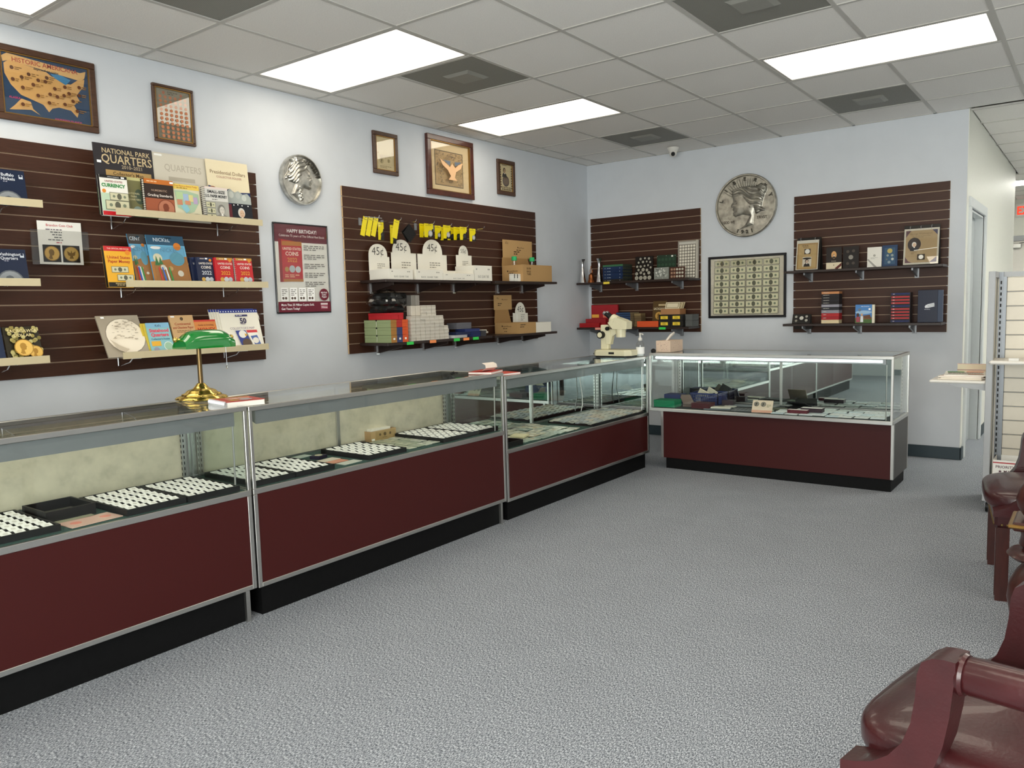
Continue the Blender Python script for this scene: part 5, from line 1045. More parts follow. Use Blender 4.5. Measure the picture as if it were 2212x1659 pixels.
# bundles of white paper coin holders
bm_ = []
def bundle(x, y, z, w=.048, h=.026, up=False):
    if not bm_:
        q = MB()
        for k in range(6): q.box(-.024+random.uniform(-.0015, .0015), .024+random.uniform(-.0015, .0015), .001, .047+random.uniform(-.001, .001), k*.0043, k*.0043+.0039, c=random.choice(['#d6cfc2', '#c9c1b3', '#ded8cc']))
        o = q.build('holder_bundle', 'print'); bm_.append(o.data)
    else: o = place('holder_bundle', bm_[0])
    o.location = (x+random.uniform(-.004, .004), y, z); o.rotation_euler = (0, 0, random.uniform(-.03, .03))
    return tag(o, 'white bundle of paper coin holders in the tall pile beside the long boxes', 'bundle', 'pile of white holder bundles')
hs = (10, 10, 7, 10, 10, 10, 7, 4)
for k in range(8):
    y = -3.005+.0525*k
    for j in range(hs[k] if k > 1 else 7):
        for i in range(2 if j < 4 else 1): bundle(.27-.055*i-(.03 if j > 6 else 0), y, 1.1005+.0262*j)
for k in range(2):
    tag(MB().box(0, .05, 0, .046, 0, .077, c='#cdc5b7', b=.003).build('holder_pack', 'print', loc=(.2, -2.948+.05*k, 1.284)), 'white upright pack above the bundle pile, %s' % ('left', 'right')[k], 'pack', 'upright white packs')
# navy and white supplies
for k, (x, y, z, w, d, h, rz, c, lb) in enumerate(((.2, -2.44, 1.1005, .16, .2, .02, .2, '#c9c9cc', 'silvery flat packet at the right of the bundle pile'), (.19, -2.36, 1.1205, .15, .18, .022, -.1, '#20284a', 'navy folded packet lying on the silvery packet'), (.22, -2.24, 1.1005, .13, .12, .04, .1, '#232c5a', 'navy stack of folders under the grey box'), (.2, -2.25, 1.1425, .12, .16, .022, -.15, '#2b3566', 'navy folder on top of the navy stack'), (.12, -2.26, 1.1645, .1, .2, .05, .05, '#6a6a70', 'grey box at the back of the navy supplies'), (.25, -2.15, 1.1005, .08, .06, .045, 0, '#3c3c40', 'small dark box at the end of the navy supplies'))):
    boxthing('supply_packet', lb, 'packet', x-w/2, x+w/2, y-d/2, y+d/2, z, z+h, c, rz=rz, lid=.3)
for k, (y, z, lb) in enumerate(((-2.02, 1.1005, 'lowest small white packet under the bare slats'), (-1.99, 1.1165, 'middle small white packet under the bare slats'), (-2.005, 1.1325, 'topmost small white packet under the bare slats'))):
    tag(MB().box(-.05, .05, -.05, .05, 0, .015, c='#ddd8cc', b=.002).build('paper_packet', 'print', loc=(.12, y, z), rot=(0, 0, .2*k-.2)), lb, 'packet', 'small white packets')
# hooks with yellow coin cards
HK = 'chrome display hooks'
for k, y in enumerate((-3.206, -2.988, -2.83, -2.63, -2.427, -2.224, -2.02)):
    t = thing('display_hook', 'chrome display hook, number %s from the left on the slatwall' % ('one', 'two', 'three', 'four', 'five', 'six', 'seven')[k], 'hook', (.019, y, 1.985), group=HK)
    MB().box(0, .004, -.014, .014, -.035, .018).build('mount_plate', 'alud', t); MB().tube([(.004, 0, 0), (.19, 0, 0), (.2, 0, .006), (.206, 0, .018)], .0028, 6).build('hook_rod', 'chrome', t)
def yellow_card(label, x, y, w, h, coin='#9a9a98', rz=0., tilt=0., black=True, zt=1.981):
    t = thing('coin_card', label, 'coin card', (x, y, zt), (0, tilt, R90+rz), 'yellow hanging coin cards')
    MB().box(-w/2, w/2, -.001, .001, -h, .006, c='#e8d414').build('card_back', 'gloss', t)
    it = [('r', .1, .12, .7, .03, '#9a8a10'), ('e', .5, .04, .1, .015, '#5a5210')]
    if black: it += [('p', [(.36, 1), (1, 1), (1, .36), (.86, .4), (.8, .52), (.6, .6), (.46, .78)], '#15130f'), ('c', .66, .7, .25, coin), ('c', .66, .7, .17, '#c4c3bf' if coin != '#1c1b1a' else '#3a3a3a')]
    art(t, w, h+.006, it, off=(-w/2, -.0012, -h), name='card_print')
    return t
MB().tube([(.196, -.135, .0), (.196, .03, .0)], .0028, 6).build('cross_bar', 'alud', [o for o in COL.objects if o.name == 'display_hook'][0])
for k, y in enumerate((-3.318, -3.273, -3.228)):
    yellow_card('plain yellow card tilted on the first hook, %s of three' % ('left', 'middle', 'right')[k], .2+.006*k, y, .038, .13, rz=-.1, tilt=.26, black=False)
yellow_card('black and yellow coin card at the back of the first hook', .19, -3.165, .055, .12, '#1c1b1a', zt=1.955)
yellow_card('plain yellow card tilted on the second hook', .2, -3.012, .05, .13, rz=-.1, tilt=.24, black=False)
yellow_card('black and yellow coin card behind the tilted card on the second hook', .1, -2.955, .06, .13, '#1c1b1a', zt=1.955)
for x, y, w, lb, cn in ((.17, -2.64, .1, 'front yellow card with silver coin on the fourth hook', '#9a9a98'), (.14, -2.66, .1, 'rear yellow card on the fourth hook', '#9a9a98'), (.12, -2.48, .07, 'rear yellow card with silver coin on the fifth hook', '#9a9a98'), (.18, -2.44, .085, 'front yellow card with large silver coin on the fifth hook', '#a9a8a4'), (.18, -2.24, .085, 'front yellow card with black coin ring on the sixth hook', '#1c1b1a'), (.14, -2.27, .085, 'second yellow card on the sixth hook', '#1c1b1a'), (.1, -2.3, .085, 'third yellow card on the sixth hook', '#1c1b1a'), (.06, -2.34, .085, 'rearmost yellow card on the sixth hook', '#1c1b1a'), (.14, -2.075, .08, 'single yellow card with silver coin on the last hook', '#9a9a98')):
    yellow_card(lb, x, y, w, .098, cn)
for k, (x, y, lb) in enumerate(((.15, -2.832, 'black velvet pouch hanging cornerwise on the third hook, front'), (.13, -2.82, 'black velvet pouch hanging cornerwise on the third hook, rear'))):
    t = thing('velvet_pouch', lb, 'pouch', (x, y, 1.978), (math.radians(45-8*k), 0, 0)); s = .1
    MB().box(-.003, .003, -s, 0, -s-.004, -.004, b=.002).build('pouch_body', 'black', t); MB().tube([(0, 0, 0), (0, -.008, -.01), (0, -.012, -.004), (0, 0, 0)], .0015, 5).build('drawstring', 'black', t)

# ================================================================ back corner slatwall (faces -y)
ZA = 1.559; ZB = 1.1035
def vase(label, x, y, s=1.):
    t = thing('candlestick', label, 'candlestick', (x, y, ZA))
    MB().lathe([(.038*s, 0), (.037*s, .006), (.03*s, .04), (.02*s, .1), (.014*s, .16), (.014*s, .19), (.02*s, .22), (.03*s, .24), (.028*s, .241), (.012*s, .225)], 24).build('stem', 'chrome', t, smooth=40); MB().lathe([(.0385*s, 0), (.0385*s, .004)], 24).build('foot_ring', 'alud', t)
vase('tall silver candlestick at the left shelf end, in the corner', .06, -.22); vase('tall silver candlestick beside the stacked blue albums', .235, -.18, .95)
t = thing('copper_bell', 'small copper liberty bell replica between the candlesticks', 'bell', (.15, -.2, ZA))
MB().lathe([(.037, 0), (.036, .01), (.028, .03), (.026, .06), (.024, .08), (.012, .09), (.008, .1)], 20).build('bell_body', 'copper', t, smooth=40); MB().tube([(-.012, 0, .1), (-.01, 0, .13), (0, 0, .145), (.01, 0, .13), (.012, 0, .1)], .004, 6).lathe([(.006, .14), (.003, .17)], 10).build('yoke', 'copper', t)
cs = ['#2a2420', '#182a4a', '#1a2c4e', '#16284a', '#1b2e52', '#3a6a4a']; nm = ['dark brown album at the bottom of the stack', 'lowest blue album of the stack', 'second blue album from the bottom of the stack', 'third blue album from the bottom of the stack', 'topmost blue album of the stack', 'green album on top of the blue stack']
zs = ZA
for k in range(6):
    h = (.022, .031, .031, .03, .033, .02)[k]; t = thing('stacked_album', nm[k], 'album', (.315, -.245, zs), (0, 0, random.uniform(-.03, .03)), 'stacked albums')
    MB().box(0, .225, 0, .003, 0, h-.001, c=cs[k]).box(0, .225, .003, .2, 0, .002, c=cs[k]).box(0, .225, .003, .2, h-.003, h-.001, c=cs[k]).build('cover', 'gloss', t); MB().box(.003, .222, .004, .197, .002, h-.003, c='#3d4034').build('pages', 'print', t)
    if k < 5: art(t, .225, h-.001, [('n', .1, .35, .04, 1, .5, '#c9c9b0'), ('n', .22, .38, .3, 1, .4, '#9aa6b4'), ('r', .85, .3, .02, .4, '#9aa6b4')], name='spine_print')
    zs += h
def bv(name, label, cat, x, w, z, y, lean, h, th, c, items, **k): return volume(name, label, cat, (x, y, z), 0, lean, w, h, th, c, items, **k)
it = [('r', 0, 0, 1, 1, '#17120f')]
for x, y, r in ((.3, .1, .06), (.55, .08, .05), (.78, .1, .06), (.2, .25, .05), (.45, .23, .06), (.66, .22, .045), (.86, .25, .05), (.13, .42, .06), (.33, .42, .06), (.55, .4, .05), (.75, .38, .05), (.9, .48, .05), (.22, .56, .06), (.48, .56, .085), (.7, .58, .07), (.12, .72, .08), (.36, .68, .07), (.55, .74, .06), (.82, .7, .08), (.13, .9, .1), (.37, .9, .1), (.61, .9, .1), (.86, .9, .1)): it += [('c', x, y, r, '#c9c4b2'), ('c', x, y, r*.75, '#a39f92')]
bv('coin_board', 'black coin board with round silver coins beside the albums', 'coin board', .622, .192, ZA, -.15, 5, .235, .012, '#17120f', it, pages=False)
it = [('r', 0, 0, 1, 1, '#22392a')]+[('c', .12+.19*i, .18+.22*j, .07, '#2f4c38') for i in range(5) for j in range(4)]+[('r', .76, .03, .1, .06, '#f0efe6'), ('c', .04, .05, .012, '#ddd'), ('c', .96, .05, .012, '#ddd'), ('c', .5, .04, .012, '#ddd')]
bv('coin_board', 'dark green coin board behind the clear packet', 'coin board', .836, .203, ZA, -.1, 3, .238, .01, '#22392a', it, pages=False)
rr = random.Random(21); it = [('r', 0, 0, 1, 1, '#8d9088')]+[('p', [(a, b_), (a+rr.uniform(.05, .2), b_+rr.uniform(-.2, .2)), (a+rr.uniform(0, .1), b_+rr.uniform(.05, .2))], rr.choice(['#c4c6be', '#6a6e68', '#a9aca4', '#e2e2da'])) for a, b_ in [(rr.uniform(0, .8), rr.uniform(.05, .8)) for k in range(40)]]
bv('clear_packet', 'crinkled clear packet of coins before the green board', 'packet', .848, .154, ZA, -.18, 2, .115, .014, '#7d8078', it, pages=False)
it = [('r', 0, 0, 1, 1, '#4a2c22')]+[('c', .14+.18*i, .2+.3*j, .07, '#a4826a' if i < 2 else '#c4bfae') for i in range(5) for j in range(3)]
bv('coin_board', 'small brown coin board before the tall coin panel', 'coin board', 1.012, .156, ZA, -.18, 2, .112, .01, '#4a2c22', it, pages=False)
it = [('r', 0, 0, 1, 1, '#a39c90'), ('r', .03, .02, .87, .96, '#8f887c'), ('r', .06, .03, .8, .06, '#c9c5ba')]+[('c', .13+.137*i, .145+.079*j, .052, '#e6e0d0') for i in range(6) for j in range(11)]+[('r', .9, 0, .1, 1, '#bdb7ab')]
bv('coin_display_board', 'tall panel of sixty six round coins at the right shelf end', 'coin board', 1.04, .212, ZA, -.06, 2.5, .362, .012, '#a39c90', it, pages=False)
# lower shelf of that panel
tag(MB().box(0, .31, 0, .03, 0, .225, c='#a4232b', b=.002).build('red_box', 'print', loc=(.084, -.1, ZB)), 'tall red box standing upright in the corner', 'box')
q = boxthing('red_box', 'low red box lying second in the corner pile', 'box', .085, .32, -.215, -.105, ZB, ZB+.085, '#9c2027'); boxthing('red_box', 'lowest and foremost red box in the corner pile', 'box', .04, .27, -.262, -.219, ZB, ZB+.043, '#a3161c')
for x, c in ((.092, '#f0b44a'), (.225, '#e8826a')): MB().box(x, x+.085, -.1305, -.1302, ZB+.075+.02, ZB+.128, c=c).build('label_sticker', 'print', [o for o in COL.objects if o.name == 'red_box'][0], loc=(-.084, .1+.029, -ZB))
for k in range(7):
    h = .021; t = thing('blue_folder', 'navy coin folder, %s from the bottom of the stack behind the microscope' % ('first', 'second', 'third', 'fourth', 'fifth', 'sixth', 'seventh')[k], 'folder', (.455+random.uniform(-.004, .004), -.235, ZB+h*k), group='navy folders behind the microscope')
    MB().box(0, .155, 0, .19, 0, h-.001, c=random.choice(['#1b2c4a', '#16324a', '#20365c']), cf={'+x': '#8a7a5c'}).build('folder_body', 'print', t); MB().box(-.001, .156, -.001, 0, .004, h-.005, c='#2c4468').build('spine_strip', 'print', t)
for k in range(5): tag(MB().box(0, .075, 0, .1, 0, .026, c=random.choice(['#7a6848', '#6e5c40', '#8a7752']), b=.002).build('tan_book', 'print', loc=(.622+random.uniform(-.003, .003), -.17, ZB+.0265*k)), 'tan bound book, %s from the bottom beside the navy folders' % ('first', 'second', 'third', 'fourth', 'top')[k], 'book', 'tan books by the navy folders')
bv('dollar_folder', 'brown SACAGAWEA folder leaning behind the orange box', 'folder', .775, .15, ZB, -.09, 8, .25, .008, '#5f4a2c', [('r', .4, .12, .5, .07, '#c9b48a'), ('t', .52, .3, .09, 'SACAGAWEA', '#efe2c0', .9), ('coin', .45, .58, .27, '#d9ac5c', '#9a7430')], pages=False)
boxthing('orange_box', 'flat orange box on the shelf behind the sanitizer', 'box', .705, .93, -.268, -.16, ZB, ZB+.056, '#e0592c', lid=.4)
for k, (x, z, lb) in enumerate(((.935, ZB, 'black binder box with yellow label, lower left of four'), (1.06, ZB, 'black binder box with yellow label, lower right of four'), (.935, ZB+.0585, 'black binder box with yellow label, upper left of four'), (1.06, ZB+.0585, 'black binder box with yellow label, upper right of four'))):
    boxthing('label_box', lb, 'box', x, x+.122, -.262, -.06, z, z+.057, '#1c1917', lid=.25, items=[('r', .16, .22, .62, .52, '#f0d040'), ('t', .46, .36, .16, 'ROLL', '#3a2f10', .4), ('t', .46, .58, .16, 'COINS', '#3a2f10', .5)], group='yellow labelled black boxes')
for k, z in enumerate((ZB, ZB+.0585)): boxthing('grey_box', 'grey box at the right end of the black boxes, %s one' % ('lower', 'upper')[k], 'box', 1.186, 1.255, -.21, -.06, z, z+.057, '#5a5c5a', lid=.3)
boxthing('brown_box', 'brown card box standing on the labelled black boxes', 'box', .942, 1.14, -.23, -.1, ZB+.117, ZB+.17, '#a8774e', lid=.12, items=[('r', 0, 0, 1, 1, '#b07f55')])
for k, (x, y, rz, tl, c) in enumerate(((.97, -.2, .1, -.5, '#e2d6b8'), (.985, -.17, .0, -.6, '#d9c9a4'), (1.0, -.14, -.08, -.55, '#c9ba94'))):
    o = MB().box(0, .14, 0, .003, 0, .07, c=c, cf={'-y': c}).build('note_sleeve', 'print'); o.location = (x, y, ZB+.171); o.rotation_euler = (tl, 0, rz)
    art(o, .14, .07, [('r', .06, .12, .88, .76, '#8a7a52'), ('r', .1, .2, .8, .6, c)], m='print'); tag(o, 'cream sleeved note leaning on the brown card box, %s' % ('front', 'middle', 'rear')[k], 'note', 'sleeved notes on the brown box')

# ================================================================ right slatwall
ZC = 1.5775; ZD = 1.1215
def binder(label, x, w, h, y, lean, rings, page_items, pw, ph):
    t = thing('ring_binder', label, 'binder', (x, y, ZC), (math.radians(-lean), 0, 0))
    MB().box(0, w, .018, .022, 0, h, c='#16130f').build('front_cover', 'gloss', t); MB().box(w*.04, w*.85, .0, .016, .006, ph, c='#d9d4c8').build('page_block', 'print', t)
    MB().obox((0, .12, .0), (w, 0, 0), (0, .004, 0), (0, -.095, h), c='#16130f').build('rear_cover', 'gloss', t); MB().obox((0, .022, h-.004), (w, 0, 0), (0, .006, 0), (0, 0, .004), c='#16130f').build('spine', 'gloss', t)
    art(t, pw, ph, page_items, off=(w*.02, -.001, .004), name='page_print', m='print'); MB().box(w*.02, w*.02+pw, -.004, -.003, .004, ph).build('clear_sleeve', 'clear', t)
    for k in range(rings):
        xx = w*(.18+.6*k/(rings-1)); MB().tube([(xx, .01+.016*math.cos(a), ph+.012+.02*math.sin(a)) for a in [2*math.pi*j/10 for j in range(11)]], .002, 6).build('ring', 'chrome', t)
    return t
it = [('r', 0, 0, 1, 1, '#e9e4d8'), ('r', .04, .1, .92, .88, '#b9935a'), ('r', .1, .15, .8, .8, '#cfae76'), ('n', .25, .17, .5, 1, .05, '#5a4020'), ('n', .3, .22, .4, 1, .04, '#5a4020'), ('r', .36, .29, .28, .18, '#3a2a1a'), ('c', .5, .38, .11, '#efece4'), ('r', .3, .57, .4, .32, '#d9d0c0'), ('head', .5, .72, .16, '#c9b09a', '#2a201a', '#2b2422'), ('e', .5, .62, .2, .03, '#1f1812')]
binder('black ring binder with a tan page and a small portrait, left on the upper shelf', 2.21, .2, .285, -.22, 9, 2, it, .185, .255)
it = [('r', 0, 0, 1, 1, '#e6dfcf'), ('r', .05, .05, .9, .9, '#c2a67c'), ('t', .48, .14, .05, 'George Washington', '#8d7450', .7, 'c', 0), ('n', .25, .2, .5, 2, .035, '#a08a64'), ('p', [(.05, .05), (.2, .05), (.08, .2), (.05, .25)], '#6a4a52'), ('p', [(.8, .05), (.95, .05), (.95, .2)], '#4f4a6a'), ('p', [(.05, .78), (.14, .9), (.25, .95), (.05, .95)], '#6a4a52'), ('p', [(.75, .95), (.95, .8), (.95, .95)], '#4f4a6a'), ('e', .3, .44, .19, .19, '#3d3330'), ('head', .3, .45, .13, '#d9b99c', '#e2ddd2', '#23242c'), ('n', .22, .66, .16, 2, .03, '#8d7450'), ('r', .4, .72, .22, .16, '#3a3024'), ('c', .51, .8, .07, '#ece8de'), ('p', [(.3, .6), (.96, .55), (.96, .57), (.3, .62)], '#f2ead8')]
binder('large black ring binder with a tan page and an oval portrait', 3.055, .255, .32, -.22, 8, 3, it, .25, .285)
bv('proof_set', 'black and cream proof set case with an oval portrait', 'proof set', 2.463, .124, ZC, -.2, 1, .182, .012, '#231a16', [('r', 0, .7, 1, .3, '#e0d2b4'), ('e', .5, .35, .17, .17, '#d9a46a'), ('head', .5, .37, .13, '#e9c9a4', '#4a382a', '#2a2220'), ('t', .5, .63, .05, 'Lincoln', '#d9ccb4', .5, 'c', 0), ('c', .5, .82, .04, '#9a8a68'), ('p', [(.55, .98), (1, .72), (1, .86), (.75, 1)], '#5a2018')], pages=False)
bv('proof_set', 'dark brown proof set case with five coins', 'proof set', 2.598, .124, ZC, -.2, 1, .182, .012, '#221712', [('r', .06, .05, .88, .9, '#1a120e'), ('c', .3, .24, .1, '#4a4038'), ('c', .66, .22, .1, '#4a4038'), ('c', .5, .5, .15, '#8f8a80'), ('c', .3, .78, .1, '#4a4038'), ('c', .66, .77, .1, '#4a4038')], pages=False)
bv('proof_set', 'white proof set sleeve with a grey ribbon corner', 'proof set', 2.787, .109, ZC, -.2, 2, .162, .01, '#e6e2d8', [('c', .5, .42, .09, '#a9a69c'), ('n', .25, .52, .5, 2, .05, '#b3b0a6'), ('p', [(0, .62), (.08, .58), (.7, 1), (.5, 1)], '#a39f98')], pages=False)
bv('proof_set', 'blue proof set case with gold and silver coins', 'proof set', 2.901, .113, ZC, -.2, 1, .17, .012, '#1f3a5c', [('r', .15, .12, .7, .78, '#33536e'), ('c', .5, .27, .17, '#b9a860'), ('c', .36, .48, .08, '#8f9a94'), ('c', .66, .48, .09, '#8f9a94'), ('c', .3, .66, .06, '#6a6f6a'), ('c', .68, .66, .09, '#c3c6bc'), ('c', .46, .8, .1, '#7f8f98')], pages=False)
t = thing('proof_set', 'small black proof set case standing open on the lower right shelf', 'proof set', (2.19, -.235, ZD), (math.radians(-22), 0, 0))
MB().box(0, .155, 0, .008, 0, .088, c='#100d0c', b=.001).build('coin_frame', 'gloss', t); MB().obox((0, .009, .084), (.155, 0, 0), (0, .004, 0), (0, .08, -.1), c='#2a2522').build('easel_back', 'print', t)
art(t, .155, .088, [('c', .2, .28, .07, '#a9a79c'), ('c', .5, .42, .11, '#c9c7bc'), ('c', .77, .26, .07, '#a9a79c'), ('c', .22, .7, .07, '#8a877c'), ('c', .77, .66, .08, '#a9a79c')])
cols = ['#e0cda4', '#a3262c', '#b32d30', '#8f8f98', '#2a2a30', '#9a98a4', '#1d1a1c', '#232024', '#1d1a1c', '#262226', '#c98a5a']; hh = [.03, .028, .028, .026, .026, .022, .022, .022, .022, .022, .02]; z = ZD
for k, (c, h) in enumerate(zip(cols, hh)):
    boxthing('stacked_set', '%s mint set box, %s from the bottom of the mixed stack' % ({'#e0cda4': 'cream', '#a3262c': 'red', '#b32d30': 'red', '#8f8f98': 'grey', '#2a2a30': 'charcoal', '#9a98a4': 'light grey', '#1d1a1c': 'black', '#232024': 'black', '#262226': 'black', '#c98a5a': 'copper'}[c], ('first', 'second', 'third', 'fourth', 'fifth', 'sixth', 'seventh', 'eighth', 'ninth', 'tenth', 'eleventh')[k]), 'box', 2.434, 2.576, -.22, -.12, z, z+h-.0006, c, lid=.15, items=[('n', .1, .35, .6 if k > 3 else .3, 1, .4, '#cfcac0')], group='mixed stack of mint set boxes'); z += h
bv('photo_set', 'blue picture sleeve of children flying a balloon', 'picture card', 2.706, .128, ZD, -.22, 2, .152, .02, '#4a7ab0', [('r', 0, 0, 1, .6, '#4f86c4'), ('e', .5, .42, .5, .1, '#9fc0dc'), ('t', .6, .1, .05, 'Mint Proof Set', '#e9eef4', .6), ('r', .8, .2, .12, .1, '#fff'), ('r', 0, .72, 1, .28, '#4a6a34'), ('p', [(0, .72), (.5, .6), (1, .7), (1, .8), (0, .8)], '#7a5a34'), ('c', .26, .28, .1, '#6a7a90'), ('e', .16, .56, .09, .1, '#4a3328'), ('p', [(.08, .65), (.26, .65), (.3, .95), (.05, .95)], '#a44a5a'), ('e', .4, .55, .07, .07, '#c9a07a'), ('p', [(.33, .62), (.48, .62), (.5, .95), (.32, .95)], '#dfe3e6'), ('p', [(.5, .6), (.9, .55), (.95, .75), (.55, .75)], '#6a4428')], pages=False)
tag(MB().box(0, .02, 0, .018, 0, .15, c='#e9e2cc').build('coin_sleeve', 'print', loc=(2.836, -.22, ZD)), 'narrow cream sleeve beside the blue picture sleeve', 'sleeve')
z = ZD
for k in range(10):
    c = '#232c5c' if k in (0, 5, 9) else '#b3383a'
    t = thing('proof_case', '%s slim proof set case, %s from the bottom of the striped stack' % ('blue' if k in (0, 5, 9) else 'red', ('first', 'second', 'third', 'fourth', 'fifth', 'sixth', 'seventh', 'eighth', 'ninth', 'top')[k]), 'proof set', (2.974, -.22, z), group='striped stack of proof cases')
    MB().box(0, .146, 0, .1, 0, .0235, c='#1a1416').build('case_body', 'gloss', t); MB().box(.006, .14, -.0008, 0, .006, .019, c=c).build('spine_label', 'print', t)
    art(t, .146, .0235, [('n', .12, .4, .18, 1, .35, '#e9d9d4')], off=(0, -.0009, 0)); z += .0243
t = thing('navy_box', 'tall navy presentation box with a white flag emblem', 'box', (3.17, -.2, ZD))
MB().box(0, .142, 0, .05, 0, .256, c='#141b33', b=.001).build('box_body', 'gloss', t); MB().box(.142, .175, .002, .048, .002, .254, c='#4a5468', b=.001).build('slipcase_edge', 'print', t)
art(t, .142, .256, [('p', [(.36, .5), (.42, .46), (.5, .45), (.5, .52), (.42, .56), (.36, .54)], '#e4e6ea'), ('p', [(.48, .44), (.82, .4), (.84, .43), (.5, .47)], '#e4e6ea'), ('p', [(.5, .48), (.84, .44), (.84, .47), (.5, .52)], '#e4e6ea'), ('p', [(.48, .53), (.84, .48), (.84, .51), (.46, .56)], '#e4e6ea'), ('n', .34, .59, .5, 1, .03, '#c9ccd4')])
# ================================================================ white slat display on castors
t = thing('gondola_display', 'grey framed white slat display rack on castors at right', 'display rack', (3.8, -1.69, 0)); GH = 1.465
for x0 in (0, 1.0):
    for y0 in (0, .5): MB().box(x0, x0+.035, y0, y0+.035, .07, GH, b=.002).build('frame_post', 'grey', t)
    for z0 in (.07, GH-.035): MB().box(x0, x0+.035, .035, .5, z0, z0+.035).build('frame_rail', 'grey', t)
    MB().box(x0+.012, x0+.023, .035, .5, .105, GH-.035).build('end_panel', 'slatw', t)
MB().box(.035, 1.0, .235, .27, GH-.03, GH).build('top_rail', 'grey', t)
for x0 in (.035, .96):
    s = MB().box(x0, x0+.022, .22, .28, .1, GH).build('slotted_upright', 'steel', t); q = MB(); z = .2
    while z < GH-.06: q.box(x0+.007, x0+.015, .2192, .2205, z, z+.02); z += .035
    q.build('slot_row', 'black', s); s.children[0]['kind'] = 'stuff'
MB().box(.057, .075, .225, .27, .1, GH-.03).build('inner_post', 'steel', t)
me = None
for k in range(13):
    z = .28+.0888*k
    if me: place('slat', me, t, loc=(0, 0, z))
    else: me = MB().box(.075, .96, .235, .25, 0, .084, b=.003).build('slat', 'slatw', t, loc=(0, 0, z)).data
MB().box(.075, .96, .252, .256, .1, GH-.04).build('slat_backing', 'grey', t)
MB().box(.035, 1.0, .035, .5, .1, .125).build('base_deck', 'slatw', t)
s = MB().box(.02, .99, -.06, .235, .913, .935, b=.008).build('front_shelf', 'white', t); MB().box(.12, .17, -.05, -.02, .936, .952).build('shelf_clip', 'white', s)
s = MB().box(-.31, .0, .03, .42, .785, .803, b=.006).build('side_shelf', 'white', t)
for y in (.04, .4): MB().prism([(-.21, .785), (0, .785), (0, .745), (-.16, .765)], y, y+.006, 'y').build('shelf_bracket', 'grey', s)
for x in (.03, 1.0):
    for y in (.03, .5):
        c = MB().cyl((x-.011, y, .032), (x+.011, y, .032), .032, n=18).build('castor', 'black', t, smooth=40); MB().box(x-.016, x+.016, y-.014, y+.014, .034, .07).build('castor_fork', 'chrome', c)
for k in range(5): 
    o = MB().box(-.12, .12, -.14, .14, 0, .005, c=('#e6dccb', '#d9cfc0', '#efe8dc', '#dccfc4', '#f0ebe0')[k]).build('magazine', 'gloss', loc=(3.65+.004*k, -1.46+.01*k, .8035+.0052*k), rot=(0, 0, .1*math.sin(2*k)))
    tag(o, 'magazine on the side shelf of the white rack, %s of five in the pile' % ('lowest', 'second', 'third', 'fourth', 'top')[k], 'magazine', 'magazines on the side shelf')
    if k == 4: art(o, .24, .28, [('r', 0, 0, 1, 1, '#f0ebe0'), ('r', .05, .05, .4, .3, '#5a8a5a'), ('r', .5, .08, .4, .2, '#d9745a'), ('n', .08, .4, .8, 8, .05, '#8a8578'), ('r', .55, .7, .35, .22, '#c9a08a')], off=(-.12, -.14, .0056), rot=(-R90, 0, 0), m='print').location = (-.12, -.14, .0056)
for k in range(2):
    t = thing('catalog_book', ('thick catalog on the side shelf behind the magazines, lower', 'thick catalog on the side shelf behind the magazines, upper')[k], 'book', (3.6, -1.31, .8035+.04*k), (0, 0, .05*k))
    MB().box(0, .19, 0, .028, 0, .002, c='#c0a89a').box(0, .19, 0, .028, .036, .038, c='#c9988a').build('cover', 'gloss', t); MB().box(.002, .188, .001, .026, .002, .036, c='#d6cbb0').build('pages', 'print', t)
t = thing('mail_box', 'white and red PRIORITY MAIL carton on the base of the white rack', 'carton', (3.85, -1.66, .1255)); w, d, h = .3, .2, .2
for a in ((0, w, 0, .003), (0, w, d-.003, d), (0, .003, .003, d-.003), (w-.003, w, .003, d-.003)): MB().box(*a, 0, h, c='#eeebe4').build('carton_side', 'print', t)
MB().box(.003, w-.003, .003, d-.003, 0, .003, c='#e0dcd2').build('carton_floor', 'print', t)
MB().box(.04, w-.02, .03, d-.04, .003, h-.04, c='#d6d8d8').build('envelope_stack', 'print', t)
art(t, w, h, [('r', 0, .06, 1, .035, '#b33a40'), ('t', .05, .2, .085, 'PRIORITY', '#5a3a44', .5, 'l'), ('t', .09, .34, .085, '★ MAIL ★', '#5a3a44', .46, 'l'), ('r', 0, .82, 1, .03, '#b33a40'), ('n', .05, .7, .2, 1, .05, '#9a7a80')], name='carton_print', m='print')

# ================================================================ burgundy leather armchairs
def grid_surface(q, fn, nu, nv, close_u=False):
    vs = [fn(i/nu, j/nv) for i in range(nu+1) for j in range(nv+1)]
    q.add(vs, [(i*(nv+1)+j, (i+1)*(nv+1)+j, (i+1)*(nv+1)+j+1, i*(nv+1)+j+1) for i in range(nu) for j in range(nv)])
def sup(a, n): return math.copysign(abs(a)**n, a)
def cushion(q, cx, cy, cz, sx, sy, sz, crown=.02):
    """pillow with rounded rim, domed top; local x forward"""
    def f(u, v):
        a = 2*math.pi*u; b_ = -R90+math.pi*v; cb = max(math.cos(b_), 0)**.28
        x = sx*sup(math.cos(a), .45)*cb; y = sy*sup(math.sin(a), .45)*cb; s = math.sin(b_)
        return (cx+x, cy+y, cz+sz*sup(s, .55)+(crown*(1-(x/sx)**2)*(1-(y/sy)**2) if s > 0 else 0))
    grid_surface(q, f, 40, 20)
